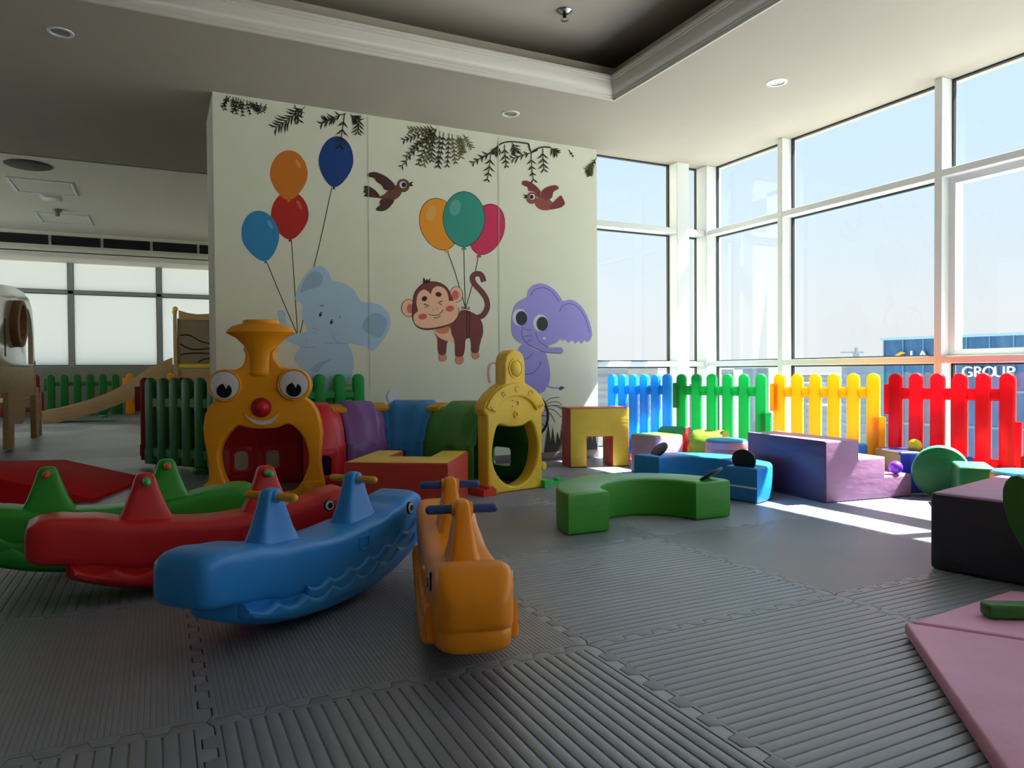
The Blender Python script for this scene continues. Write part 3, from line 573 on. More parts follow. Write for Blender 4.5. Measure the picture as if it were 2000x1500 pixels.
# ------------------------------------------------------------------ picket fences
def picket_mesh(w, h, t, z0, letter=None):
    r = w/2; P = [(-r, z0), (r, z0), (r, h-r)]+ell(0, h-r, r, r, 10, 0, 0, 180)[1:-1]+[(-r, h-r)]
    return upright(P, t, bev=min(.016, t*.4), seg=3)
def fence(label, p0, p1, n, m, h=.75, w=.078, group='plastic picket fence panels', letters='', rails=((.575, .65), (.13, .21)), lug=True, t=.05, feet=True, footm=None, side=-1):
    d = Vector((p1[0]-p0[0], p1[1]-p0[1], 0)); p0 = (p0[0]+d.x*.008, p0[1]+d.y*.008); d = d*.984; Ln = d.length; rz = math.atan2(d.y, d.x)
    th = thing('picket_fence', label, 'fence', (p0[0], p0[1], 0), rz, group)
    s = Ln/n; pm = picket_mesh(w, h, t, .05); pm.materials.append(m); smooth(pm, 50)
    for k in range(n):
        pk = obj('picket', pm, None, th, loc=((k+.5)*s, 0, 0), ang=0)
        if k < len(letters): obj('letter', tf(text(letters[k], .062, .006), STAND), m, pk, loc=(0, side*t/2, h-.085), ang=0)
    for z0, z1 in rails:
        rm = box(0, s-w+.016, -t*.42, t*.42, z0, z1); rm.materials.append(m)
        bmr = bmesh.new(); bmr.from_mesh(rm); bmesh.ops.bevel(bmr, geom=[e for e in bmr.edges if abs(e.verts[0].co.x-e.verts[1].co.x) > 1e-4], offset=.016, segments=3, affect='EDGES'); bmr.to_mesh(rm); bmr.free(); smooth(rm, 50)
        for k in range(n-1): obj('rail', rm, None, th, loc=((k+.5)*s+w/2-.008, 0, 0), ang=0)
    for k in range(n): obj('lower_boss', box((k+.5)*s-w*.62, (k+.5)*s+w*.62, -t*.46, t*.46, rails[1][0]-.05, rails[1][1]-.02, .015, 2), m, th)
    if lug:
        obj('hinge_lug', box(-.008, s*.5, -t*.4, t*.4, h*.62, h*.9, .008), m, th); obj('hinge_lug', box(Ln-s*.5, Ln+.012, -t*.38, t*.38, .05, h*.60, .008), m, th)
    if feet:
        for x in (s*1.5, Ln-s*1.5):
            obj('foot', tf(prism(ell(0, 0, .075, .055), .05, bev=.012), Matrix.Translation((x, 0, .025))), footm or m, th)
    return th
FP = [(2.52, 3.70), (2.80, 3.115), (3.118, 2.354), (3.404, 1.60), (3.633, .848)]
fence('glossy blue picket fence panel beside the mural wall', FP[0], FP[1], 6, P_blue, letters='', t=.066, w=.074, lug=False, footm=P_red)
fence('green picket fence panel between the blue and yellow panels', FP[1], FP[2], 6, P_green, w=.084)
fence('yellow picket fence panel in front of the city windows', FP[2], FP[3], 6, P_yel, w=.085)
fence('bright red picket fence panel in front of the glass tower view', FP[3], FP[4], 6, P_red, w=.088)
fence('dark green picket fence panel beside the train face', (-1.19, 4.86), (-.66, 4.18), 6, P_dgreen, w=.106, lug=False, rails=((.50, .60), (.10, .20)))
fence('dark red picket fence panel behind the dark green one', (-1.26, 5.16), (-.55, 4.80), 5, P_dred, w=.082, lug=True)
fence('green picket fence panel with letters standing against the mural', (-.23, 3.725), (.36, 3.725), 4, P_green, letters='CDEF', w=.088, t=.06, h=.77, lug=False)
# far panels in front of the frosted windows
fy = 13.3
for lb, xa, xb, m in (('dark red picket fence panel below the frosted windows', -4.25, -2.90, P_dred), ('green picket fence panel below the frosted windows', -2.90, -1.68, P_dgreen), ('amber picket fence panel below the frosted windows behind the slide', -1.68, -.30, P_tyel)):
    fence(lb, (xa, fy), (xb, fy), 6, m, h=.79, w=.125, t=.07, group='far picket fence panels', footm=P_lime)

# ------------------------------------------------------------------ wooden loft, slide and tower at the back
t = thing('wooden_play_loft', 'plywood play house panel, whitened for window glare, with round porthole', 'play house', (-2.48, 7.8, 0))
def lp(P): return [(on(x, y, 0, -2.48).y-7.8, max(0, on(x, y, 0, -2.48).z)) for x, y in P]
YZ = Matrix(((0, 0, 1, 0), (1, 0, 0, 0), (0, 1, 0, 0), (0, 0, 0, 1)))
def yz(*a, **k): return tf(prism(*a, **k), YZ)
upper = lp([(-60, 715), (-60, 548), (0, 556), (22, 560), (40, 570), (52, 585), (58, 606), (61, 640), (64, 717)])
obj('panel', yz(upper, .05, [lp(ell(25, 631, 7, 34, 24)), lp([(45, 600), (51, 605), (56, 625), (59, 660), (60, 712), (46, 712)])], .004), M_woodpale_glare, t)
obj('porthole_rim', yz(lp(ell(24, 632, 11.5, 46, 28)), .11, [lp(ell(25, 631, 7.5, 36, 24))], .006), M_woodedge, t, loc=(.04, 0, 0))
obj('slot', yz(lp([(2, 622), (4, 622), (5.5, 696), (3.5, 696)]), .056), M_dark, t, ang=0)
lower = lp([(-60, 717), (64, 717), (66, 772), (44, 772), (45, 820), (38, 828), (23, 826), (23, 700+176), (11, 878), (11, 765), (-60, 792)])
lo = obj('apron', yz(lower, .05, bev=.003), M_wood, t)
obj('joint_line', yz(lp([(12, 784), (46, 782), (46, 783.2), (12, 785.2)]), .053), M_woodpale_glare, lo, ang=0)
obj('leg', box(-.025, .03, on(66, 800, 0, -2.48).y-7.8, on(71, 800, 0, -2.48).y-7.8, 0, .62), M_wood, t)
obj('leg', box(-.34, -.28, on(33, 800, 0, -2.48).y-7.8, on(42, 800, 0, -2.48).y-7.8, 0, .45), M_woodedge, t)
obj('leg', box(-.6, -.55, 1.0, 1.1, 0, 1.5), M_woodedge, t)
obj('deck', box(-1.6, -.03, -.9, 1.02, .44, .50, .004), M_wood, t)
obj('back_panel', box(-1.62, -1.56, -.9, 1.02, 0, 1.6, .004), M_dark, t)
obj('ladder_rail', box(-.03, .03, 1.06, 1.12, 0, .95, .004), M_wood, t); obj('ladder_rail', box(-.03, .03, 1.5, 1.56, 0, .55, .004), M_wood, t)
for z in (.2, .42): obj('rung', box(-.02, .02, 1.1, 1.52, z, z+.06, .004), M_wood, t)
SY = 12.0
t = thing('wooden_slide', 'low wooden slide with curved side boards', 'slide', (-1.8, SY, 0))
def sp_(P, y=SY): return [(on(a, b, 1, y).x+1.8, on(a, b, 1, y).z) for a, b in P]
side = smoothpts([(82, 803), (120, 796), (170, 782), (220, 763), (262, 738), (300, 714), (337, 698)], 3, False)+smoothpts([(337, 726), (310, 742), (270, 770), (225, 793), (170, 811), (110, 826), (84, 827)], 3, False)
for y in (0, .45): obj('side_board', upright(sp_(side), .035, bev=.004), M_wood, t, loc=(0, y, 0))
mid = smoothpts([(90, 818), (170, 797), (225, 777), (270, 752), (310, 727), (337, 712)], 3, False)
bed = sp_(mid+[(a, b+3) for a, b in reversed(mid)])
obj('slide_bed', upright(bed, .44), M_woodpale_glare, t, loc=(0, .225, 0))
t = thing('slide_tower', 'wooden slide tower with engraved dark panel and yellow ball finial', 'play tower', (-.6, SY, 0))
def tw_(P): return [(on(a, b, 1, SY).x+.6, on(a, b, 1, SY).z) for a, b in P]
for y in (0, .7):
    a = tw_([(339, 608), (349, 830)]); obj('post', box(a[0][0], a[1][0]-.005, y-.04, y+.04, 0, a[0][1], .006), M_wood, t)
    obj('finial', sphere(.045), P_gyel, t, loc=((a[0][0]+a[1][0])/2, y, a[0][1]+.04))
b = tw_([(349, 608), (425, 620)]); zt = b[0][1]
obj('top_rail', upright(tw_([(349, 606), (365, 611), (385, 614), (405, 613), (425, 610), (425, 626), (349, 624)]), .05, bev=.004), M_wood, t)
pn = obj('panel', upright(tw_([(346, 622), (425, 622), (425, 716), (346, 716)]), .03, bev=.003), mat('panel_mdf', S(152, 132, 106), .5, var=.06), t)
for L in ([(352, 655), (370, 655), (395, 668), (424, 672)], [(352, 672), (372, 682), (396, 682), (424, 678)], [(352, 693), (372, 690), (400, 690), (424, 692)], [(386, 708), (398, 702), (424, 698)]):
    Q = tw_(smoothpts(L, 3, False)); obj('groove', tube([(x, -.016, z) for x, z in Q], .012, 6), M_dark, pn)
obj('yellow_rail', box(*[tw_([(349, 711), (425, 717)])[i][0] for i in (0, 1)], -.04, .04, tw_([(349, 718)])[0][1], tw_([(349, 711)])[0][1], .006), P_gyel, t)
obj('deck', box(b[0][0], .5, 0, .7, .74, .86, .004), M_wood, t)
obj('lower_panel', box(b[0][0], .5, .0, .03, .36, .74, .003), M_wood, t)
obj('post', box(.42, .5, -.04, .04, 0, 1.8, .006), M_wood, t)
# red wedge mat behind the green rocker
me = tf(prism([(-.95, 0), (.58, 0), (.58, .02), (.02, .165), (-.95, .165)], .9, bev=.008), STAND)
o = obj('ramp_wedge', me, mat('ramp_red', S(205, 20, 28), .75, spec=.15), loc=(-1.86, 3.95, 0), rot=(0, 0, -.32)); setprops(o, 'red vinyl wedge ramp on the floor behind the green rocker', 'ramp')

# ------------------------------------------------------------------ ceiling fittings
def downlight(x, y, z, label):
    t = thing('downlight', label, 'downlight', (x, y, z), 0, 'recessed ceiling downlights')
    obj('ring', lathe([(.05, .012), (.052, -.004), (.062, -.006), (.07, -.004), (.072, .001)], 28, False), M_frame, t); obj('reflector', lathe([(.05, .001), (.03, .0), (.001, .0)], 24, False), M_chrome, t, loc=(0, 0, -.001))
downlight(-1.57, 3.218, CH, 'small round recessed downlight in the dim ceiling left of the mural wall')
downlight(1.388, 3.309, CH, 'small round recessed downlight above the mural')
downlight(2.798, 1.984, CH, 'small round recessed downlight near the city windows')
t = thing('sprinkler', 'chrome fire sprinkler in the ceiling tray', 'sprinkler', (1.325, 2.37, 3.13))
obj('plate', lathe([(.001, 0), (.045, 0), (.05, -.006), (.03, -.02), (.014, -.022)], 20, False), M_chrome, t); obj('stem', lathe([(.012, -.02), (.012, -.06), (.001, -.06)], 12), mat('sprinkler_dark', S(50, 46, 42), .4, metal=.6), t); obj('deflector', lathe([(.001, -.058), (.026, -.06), (.026, -.064), (.001, -.066)], 14), M_chrome, t)
zc = 3.05
o = obj('ceiling_speaker', lathe([(.001, -.012), (.2, -.014), (.225, -.006), (.225, 0)], 28, False), mat('speaker_dark', S(84, 74, 66), .7), loc=(-2.318, 7.61, zc)); setprops(o, 'dark round ceiling speaker in the back area', 'speaker')
for x, y, lb in ((-2.30, 8.62, 'rectangular ceiling access hatch next to the round speaker'), (-2.28, 10.6, 'rectangular ceiling access hatch close to the air grille')):
    t = thing('access_hatch', lb, 'hatch', (x, y, zc), 0, 'ceiling access hatches')
    obj('door', box(-.29, .29, -.32, .32, -.008, 0), M_ceil2, t, ang=0)
    obj('frame', boxes([(-.33, -.3, -.36, .36, -.012, 0), (.3, .33, -.36, .36, -.012, 0), (-.3, .3, -.36, -.33, -.012, 0), (-.3, .3, .33, .36, -.012, 0)]), M_frame, t, ang=0)
    obj('shadow_gap', boxes([(-.3, .3, -.33, -.318, -.004, .0), (-.3, .3, .318, .33, -.004, .0)]), M_dark, t, ang=0)
t = thing('ceiling_light', 'small square ceiling light between the hatches', 'ceiling light', (-2.30, 9.22, zc)); obj('frame', box(-.1, .1, -.16, .16, -.012, 0, .003), M_frame, t); obj('diffuser', box(-.07, .07, -.12, .12, -.018, -.01, .003), mat('diffuser', S(235, 240, 238), .3), t)
t = thing('smoke_detector', 'small dark ceiling detector on a stub', 'detector', (-2.30, 9.95, zc)); obj('base', lathe([(.001, 0), (.06, 0), (.055, -.03), (.03, -.04), (.03, -.09), (.001, -.1)], 16), mat('detector', S(130, 122, 112), .5), t)

# ------------------------------------------------------------------ train crawl tunnel
HC = Vector((-.485, 3.03, 0)); HA = rad(-18.5)          # head panel centre and yaw
GC = Vector((.985, 2.52, 0)); GA = rad(13.5)
tr_ = thing('train_tunnel', 'plastic crawl tunnel shaped like a smiling train with coloured segments and yellow gate', 'play tunnel', (.25, 2.95, 0))
T0 = Vector((.25, 2.95, 0))
s = .000795
def hp(P): return [((x-953)*s, (1462-y)*s) for x, y in P]
ho = hp([(520, 1462), (520, 1335), (535, 1310), (530, 1150), (505, 1010), (497, 900), (512, 800), (545, 735), (590, 690)])
eL = hp(ell(667, 575, 120, 124, 24)); eR = hp(ell(1188, 572, 128, 128, 24))
ho += hp([(560, 640), (547, 590), (550, 540), (580, 485), (630, 455), (690, 450), (745, 455), (790, 430), (815, 380), (818, 330), (800, 285)])
ho += hp([(1060, 285), (1036, 330), (1046, 380), (1090, 435), (1140, 447), (1200, 445), (1260, 465), (1300, 510), (1318, 570), (1308, 630), (1275, 680), (1320, 715), (1360, 775), (1385, 860), (1396, 960), (1386, 1100), (1380, 1200), (1400, 1325), (1400, 1385), (1380, 1462)])
hh = smoothpts(hp([(755, 890), (850, 912), (955, 918), (1060, 910), (1150, 885), (1250, 985), (1293, 1130), (1280, 1250), (1220, 1370), (1140, 1425), (955, 1432), (770, 1425), (690, 1370), (640, 1280), (612, 1130), (640, 1020), (695, 945)]), 3)
head = obj('face_panel', upright(ho, .10, [hh], .014, 3), P_tyel, tr_, loc=HC-T0, rot=(0, 0, HA)); head['label'] = 'yellow smiling train face with big eyes'
hl = 953
def ch(y, w, d): return (w*s/2, d, (1462-y)*s)
rings = []
for y, w, d in ((505, 170, .055), (500, 205, .066), (478, 215, .072), (470, 205, .068), (400, 205, .068), (330, 212, .074), (260, 262, .09), (200, 390, .11), (168, 520, .135), (160, 530, .14), (150, 520, .137), (112, 440, .12), (98, 330, .1), (92, 285, .09), (66, 275, .085), (62, 250, .08)):
    a, dd, z = ch(y, w, d); rings.append([(a*math.cos(q*2*PI/40)-.018, dd*math.sin(q*2*PI/40), z) for q in range(40)])
obj('chimney', loft(rings), P_tyel, head)
for cx, cy in ((667, 575), (1190, 572)):
    x, z = (cx-953)*s, (1462-cy)*s
    e = obj('eye', tf(upright(ell(0, 0, .087, .087, 32), .03, bev=.006), Matrix.Translation((x, -.058, z))), M_eyew, head)
    P = ell(0, 0, .044, .044, 30, 0, 100, 415)+[(.012, .008)]
    e2 = obj('pupil', tf(upright(P, .006), Matrix.Translation((x-.0+.002, -.0755, z-.032))), M_black, head, ang=0)
    obj('rim', tf(upright(ell(0, 0, .1, .1, 32), .04, [ell(0, 0, .088, .088, 32)], .006), Matrix.Translation((x, -.05, z))), P_tyel, head)
nx, nz_ = (938-953)*s, (1462-750)*s
obj('nose', tf(sphere(.05), Matrix.Translation((nx+.008, -.06, nz_)) @ Matrix.Diagonal((.85, .75, .85, 1))), P_tred, head)
obj('nose_ring', tf(upright(ell(0, 0, .062, .062, 28), .035, bev=.006), Matrix.Translation((nx, -.045, nz_))), plastic('nose_ring', 176, 20, 28), head)
mo = smoothpts(hp([(810, 800), (850, 830), (900, 850), (940, 855), (1000, 845), (1045, 820), (1075, 795)]), 3, False)+smoothpts(hp([(1060, 825), (1020, 868), (970, 884), (930, 886), (880, 870), (835, 835)]), 3, False)
obj('mouth', tf(upright(mo, .012), Matrix.Translation((0, -.052, 0))), M_eyew, head, ang=0)
for cx in (600, 1295):
    obj('bolt', tf(upright(ell(0, 0, .036, .036, 20), .05, bev=.008), Matrix.Translation(((cx-953)*s, -.06, .04))), P_tyel, head)
for x0, x1 in ((-.36, -.235), (.235, .36)): obj('base_block', box(x0, x1, -.075, .06, 0, .1, .01), P_tyel, head)
# gate
g = .00088; gz = .000863
def gp_(P): return [((x-1490)*g*1.1, (1165-y)*gz) for x, y in P]
R = gp_([(1250, 1165), (1250, 590), (1225, 560), (1222, 515), (1250, 470), (1300, 415), (1360, 370), (1400, 350), (1402, 190)])
top = [(x*.97, z) for x, z in gp_(ell(1490, 190, 88, 92, 16, 0, 180, 360))]
Lft = [(-x, z) for x, z in reversed(R)]
go = R+top+Lft
gh = smoothpts(gp_([(1345, 655), (1420, 672), (1490, 678), (1560, 672), (1632, 645), (1678, 760), (1690, 870), (1665, 990), (1600, 1085), (1490, 1128), (1385, 1085), (1315, 990), (1292, 880), (1308, 750)]), 3)
gate = obj('gate_panel', upright(go, .11, [gh], .014, 3), P_gyel, tr_, loc=GC-T0, rot=(0, 0, GA)); gate['label'] = 'yellow arched gate panel with a round crawl hole'
bz = .30
band = [(.262*math.cos(rad(a)), .47+.235*math.sin(rad(a))) for a in range(20, 161, 5)]+[(.182*math.cos(rad(a)), .47+.150*math.sin(rad(a))) for a in range(160, 19, -5)]
obj('arch_band', tf(upright(band, .03, bev=.008), Matrix.Translation((0, -.058, 0))), P_gyel, gate)
for chh, a in zip('ABCDE', (155, 121, 90, 59, 25)):
    me = tf(text(chh, .055, .004), Matrix.Translation((.222*math.cos(rad(a)), -.074, .47+.193*math.sin(rad(a)))) @ Matrix.Rotation(-rad(a-90), 4, 'Y') @ STAND); obj('letter', me, P_gyel, gate, ang=0)
obj('dome', tf(sphere(.052), Matrix.Translation((0, -.055, .80)) @ Matrix.Diagonal((.9, .45, 1, 1))), P_gyel, gate)
obj('dome_ring', tf(upright(ell(0, 0, .058, .064, 24), .012, [ell(0, 0, .05, .055, 24)]), Matrix.Translation((0, -.056, .80))), P_gyel, gate)
obj('handle_mark', tf(upright([(-.03, .02), (.01, .02), (.028, .008), (.028, -.012), (.01, -.025), (-.03, -.025), (-.03, -.018), (.008, -.018), (.02, -.008), (.02, .004), (.008, .013), (-.03, .013)], .012), Matrix.Translation((0, -.057, .575))), P_gyel, gate)
obj('peg_ring', tf(upright(ell(0, 0, .018, .024, 18), .014, [ell(0, 0, .009, .014, 14)], .003), Matrix.Translation((0, -.058, .50))), P_gyel, gate)
obj('side_lug', tf(upright(ell(0, 0, .022, .03, 16), .06, bev=.008), Matrix.Translation((.255, -.02, .14))), P_gyel, gate)
f = obj('foot', boxes([(.22, .28, -.09, .05, 0, .05), (.28, .46, -.03, .02, 0, .022), (.40, .44, -.03, .02, .022, .04)]), P_lime, gate, ang=0); f['label'] = 'bright green foot clip'
f = obj('foot', boxes([(-.3, -.2, -.1, .05, 0, .045), (-.26, -.22, -.1, .0, .045, .06)]), P_orange, gate, ang=0); f['label'] = 'orange-red foot clip'
# tunnel segments along a bend
path = smoothpts([(-.76, 3.37), (-.40, 3.33), (-.02, 3.31), (.20, 3.37), (.42, 3.37), (.62, 3.27), (.80, 3.05), (.90, 2.85), (.96, 2.58)], 24, False)
ps = [Vector((x, y, 0)) for x, y in path]; cum = [0]
for i in range(len(ps)-1): cum.append(cum[-1]+(ps[i+1]-ps[i]).length)
def at(L):
    L = min(max(L, 1e-4), cum[-1]-1e-4); i = next(k for k, c in enumerate(cum) if c >= L); k = (L-cum[i-1])/(cum[i]-cum[i-1]); return ps[i-1].lerp(ps[i], k), (ps[min(i+2, len(ps)-1)]-ps[max(i-3, 0)]).normalized()
def arc(x): return next(c for c, p in zip(cum, ps) if p.x >= x)
half = [(.262, 0), (.262, .10), (.262, .24), (.262, .30), (.238, .345), (.222, .42), (.185, .49), (.13, .545), (.085, .57), (.03, .57)]
profl = half+[(-a, b) for a, b in reversed(half)]
cuts = [0, arc(.0), arc(.33), arc(.735), cum[-1]]
for k, m in enumerate((P_tred, P_pur, P_tblue, P_tgreen)):
    if k == 0: us = [0, .05, .10, .14, .27, .34, .42, .55, .62, .70, .74, .78, .92, .95, 1]; of = [.94, .94, 1, 1, 1, 1, 1, 1, 1, .94, .94, 1, 1, .94, .94]; wb = ((.14, .27), (.42, .55)); wf = ((.78, .92),)
    else: us = [0, .08, .14, .24, .30, .37, .5, .63, .70, .76, .86, .92, 1]; of = [.92, .92, .93, 1, 1, 1, 1, 1, 1, 1, .93, .92, .92]; wb = wf = ((.37, .63),)
    V = []; Fc = []; n = len(profl)
    for u_, sc in zip(us, of):
        p, d = at(cuts[k]+(cuts[k+1]-cuts[k])*(.004+u_*.992)); nr = Vector((d.y, -d.x, 0))
        for a, b in profl: q = p+nr*a*sc-T0; V.append((q.x, q.y, b*(sc if b > .3 else 1)))
    for i in range(len(us)-1):
        for j in range(n-1):
            if j == 1 and any(us[i] >= w0-.001 and us[i+1] <= w1+.001 for w0, w1 in wf): continue
            if j == n-3 and any(us[i] >= w0-.001 and us[i+1] <= w1+.001 for w0, w1 in wb): continue
            if k == 0 and j < 8 and us[i+1] < .71: continue      # open towards the face panel
            Fc.append((i*n+j, i*n+j+1, (i+1)*n+j+1, (i+1)*n+j))
    if k == 0: Fc.append(tuple(range(9, n))+(9,)[:0])
    me = bpy.data.meshes.new('segment'); me.from_pydata(V, [], Fc); sg = obj('tunnel_segment', me, m, tr_, ang=45)
    md = sg.modifiers.new('thickness', 'SOLIDIFY'); md.thickness = .014; md.offset = 0
    sg['label'] = ('red', 'purple', 'blue', 'dark green')[k]+' arched tunnel segment with small windows'
    for sd, ww in ((1, wf), (-1, wb)):
        for w0, w1 in ww:
            Lw = (cuts[k+1]-cuts[k])*(w1-w0)*(1 if k == 0 else .8 if sd > 0 else 1.2)
            p, d = at(cuts[k]+(cuts[k+1]-cuts[k])*(w0+w1)/2); rz = math.atan2(d.y, d.x); qq = p-T0+Vector((d.y, -d.x, 0))*.262*sd
            obj('window_surround', tf(upright(rrect(Lw+.05, .20, .03), .024, [rrect(Lw-.012, .13, .028)], .006), Matrix.Translation((qq.x, qq.y, .17)) @ Matrix.Rotation(rz, 4, 'Z')), m, sg)
    if k:      # raised hatch panel on the sloping shoulder
        p, d = at((cuts[k]+cuts[k+1])/2); rz = math.atan2(d.y, d.x); nr = Vector((d.y, -d.x, 0)); q = p-T0+nr*.156
        obj('shoulder_panel', tf(prism([(-.075, -.05), (.075, -.05), (.055, .055), (-.055, .055)], .012, bev=.004), Matrix.Translation((q.x, q.y, .518)) @ Matrix.Rotation(rz, 4, 'Z') @ Matrix.Rotation(rad(43), 4, 'X')), m, sg)
    if k < 3:
        p, d = at(cuts[k+1]); rz = math.atan2(d.y, d.x); q = p-T0+Vector((d.y, -d.x, 0))*.05
        obj('clip', tf(upright([(-.055, -.012), (.055, -.012), (.048, .016), (-.048, .016)], .16, bev=.004), Matrix.Translation((q.x, q.y, .532)) @ Matrix.Rotation(rz, 4, 'Z') @ Matrix.Rotation(rad(10), 4, 'X')), P_yel, tr_)

# ------------------------------------------------------------------ foam play blocks
def arch_block(name, label, loc, rz, lying=False):
    W, Hh, D = .50, .48, .29
    P = [(-W/2, 0), (-.105, 0), (-.105, .245), (.105, .245), (.105, 0), (W/2, 0), (W/2, Hh), (-W/2, Hh)]
    P = P if not lying else [(a*1.16, b*1.25) for a, b in P]
    me = prism(P, D, bev=.014, seg=3); facemats(me, [V_yel, V_red], lambda n, c: 0 if abs(n.z) > .75 else 1)
    if not lying: me = tf(me, Matrix.Translation((0, D/2, 0)) @ STAND)
    else: me = tf(me, Matrix.Translation((0, 0, D/2)) @ Matrix.Rotation(PI, 4, 'Z'))
    o = obj(name, me, loc=loc, rot=(0, 0, rz)); return setprops(o, label, 'foam block')
arch_block('arch_block', 'yellow foam arch block with red sides standing by the mural wall', (2.12, 3.2, 0), rad(-17))
arch_block('arch_block', 'foam arch block lying flat, red sides and yellow top, before the tunnel', (.39, 2.56, 0), rad(-33), True)
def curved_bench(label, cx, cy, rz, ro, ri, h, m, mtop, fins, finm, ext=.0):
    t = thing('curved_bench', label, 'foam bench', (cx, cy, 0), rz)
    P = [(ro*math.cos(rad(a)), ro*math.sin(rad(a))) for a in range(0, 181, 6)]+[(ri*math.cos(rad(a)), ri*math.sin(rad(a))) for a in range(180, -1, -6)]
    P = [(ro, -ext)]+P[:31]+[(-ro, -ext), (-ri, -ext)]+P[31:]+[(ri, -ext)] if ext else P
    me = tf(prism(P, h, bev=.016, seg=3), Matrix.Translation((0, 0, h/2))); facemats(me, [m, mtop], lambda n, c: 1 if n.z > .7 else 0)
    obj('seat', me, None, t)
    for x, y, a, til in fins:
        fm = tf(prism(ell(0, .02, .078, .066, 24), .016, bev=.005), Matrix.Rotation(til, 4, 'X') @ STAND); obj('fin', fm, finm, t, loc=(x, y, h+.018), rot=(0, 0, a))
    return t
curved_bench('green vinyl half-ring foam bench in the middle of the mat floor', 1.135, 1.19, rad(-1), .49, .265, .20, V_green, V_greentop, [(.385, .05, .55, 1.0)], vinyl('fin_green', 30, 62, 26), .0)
b = curved_bench('blue vinyl half-ring foam bench with two dark fins', 1.935, 1.87, rad(-80), .49, .265, .205, V_blue, V_blue, [(.375, .035, .1, .1), (-.37, .10, -.35, -.8)], V_navy, .0)
obj('zip', box(.30, .485, -.006, -.001, .085, .095), M_frame, b, ang=0)
# purple steps
V_pt = V_pur
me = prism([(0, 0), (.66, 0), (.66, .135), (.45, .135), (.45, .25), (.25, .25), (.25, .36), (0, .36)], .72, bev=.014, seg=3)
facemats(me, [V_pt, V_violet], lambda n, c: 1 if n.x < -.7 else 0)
me = tf(me, Matrix.Translation((0, .36, 0)) @ STAND)
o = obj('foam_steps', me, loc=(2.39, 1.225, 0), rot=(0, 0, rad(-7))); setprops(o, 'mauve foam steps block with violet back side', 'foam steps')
cube_foam('foam_cube', 'lavender foam cube with lime top near the blue fence', 'foam block', 2.285, 2.674, rad(4), .27, .29, .30, [V_lav, V_lime, V_violet], lambda n, c: 1 if n.z > .7 else 0)
def half_cyl(label, loc, rz, L, r, mbody, mend):
    me = tf(prism(ell(0, 0, r, r, 32), L, bev=.008, seg=2), Matrix.Translation((0, 0, r)) @ Matrix.Rotation(PI/2, 4, 'Y') )
    facemats(me, [mbody, mend], lambda n, c: 1 if abs(n.x) > .8 else 0)
    return setprops(obj('foam_roll', me, loc=loc, rot=(0, 0, rz)), label, 'foam roll')
half_cyl('green foam roll with red end by the fence', (2.64, 2.90, 0), rad(-58), .22, .165, V_mint, V_bred)
half_cyl('lime foam roll with yellow end by the fence', (2.765, 2.63, 0), rad(-58), .24, .158, V_lime, V_yel)
def drum(label, loc, r, h, mside, mtop, trim=None):
    t = thing('foam_drum', label, 'foam drum', loc)
    obj('side', lathe([(.001, 0), (r-.01, 0), (r, .01), (r, h-.06), (r-.003, h-.055), (r, h-.05), (r, h-.012), (r-.01, h)], 36), mside, t)
    obj('lid', lathe([(r-.004, h-.002), (r-.012, h+.008), (r-.04, h+.012), (.001, h+.014)], 36, False), mtop, t); return t
drum('pink foam drum with blue lid behind the blue bench', (2.60, 2.27, 0), .15, .27, V_pink, V_sky)
drum('orange foam drum with blue lid beside the dark block', (2.90, .44, 0), .14, .24, V_orange, V_sky)
# low cluster by the red fence
cube_foam('foam_pad', 'sky-blue low foam pad behind the mauve steps', 'foam block', 3.195, 1.69, rad(-20), .10, .22, .275, [V_sky], lambda n, c: 0)
cube_foam('foam_block', 'royal blue foam block with olive face beside the steps', 'foam block', 3.215, 1.34, rad(-22), .20, .28, .26, [V_royal, V_olive], lambda n, c: 1 if n.x < -.7 else 0)
me = tf(prism(ell(0, 0, .155, .155, 40), .12, bev=.014, seg=3), Matrix.Translation((0, 0, .155)) @ STAND); facemats(me, [V_teal, V_dkg], lambda n, c: 1 if abs(n.y) > .8 else 0)
setprops(obj('foam_disc', me, loc=(3.17, 1.05, 0), rot=(0, 0, rad(-58))), 'dark green foam disc standing on edge', 'foam disc')
cube_foam('foam_block', 'teal green long foam block in front of the disc', 'foam block', 3.06, .79, rad(-50), .18, .30, .235, [V_teal, V_dkg], lambda n, c: 1 if (n.y < -.7 or n.x < -.7) else 0)
cube_foam('foam_block', 'small navy foam block with green side at the red fence foot', 'foam block', 3.42, 1.10, rad(-20), .12, .14, .23, [V_royal, V_mint], lambda n, c: 1 if n.x < -.7 else 0)
cube_foam('foam_block', 'small red foam block by the end of the red fence panel', 'foam block', 3.46, .62, rad(-20), .16, .2, .27, [V_bred], lambda n, c: 0)
for nm, x, y, z, r, c, lb in (('play_ball', 3.25, 1.27, .25, .04, plastic('ball_yellow', 240, 214, 30), 'small yellow plastic ball on the royal blue block'), ('play_ball', 2.955, 1.19, .137, .04, plastic('ball_purple', 118, 52, 200), 'small purple plastic ball on the lowest mauve step')):
    o = obj(nm, sphere(r), c, loc=(x, y, z+r)); setprops(o, lb, 'ball')
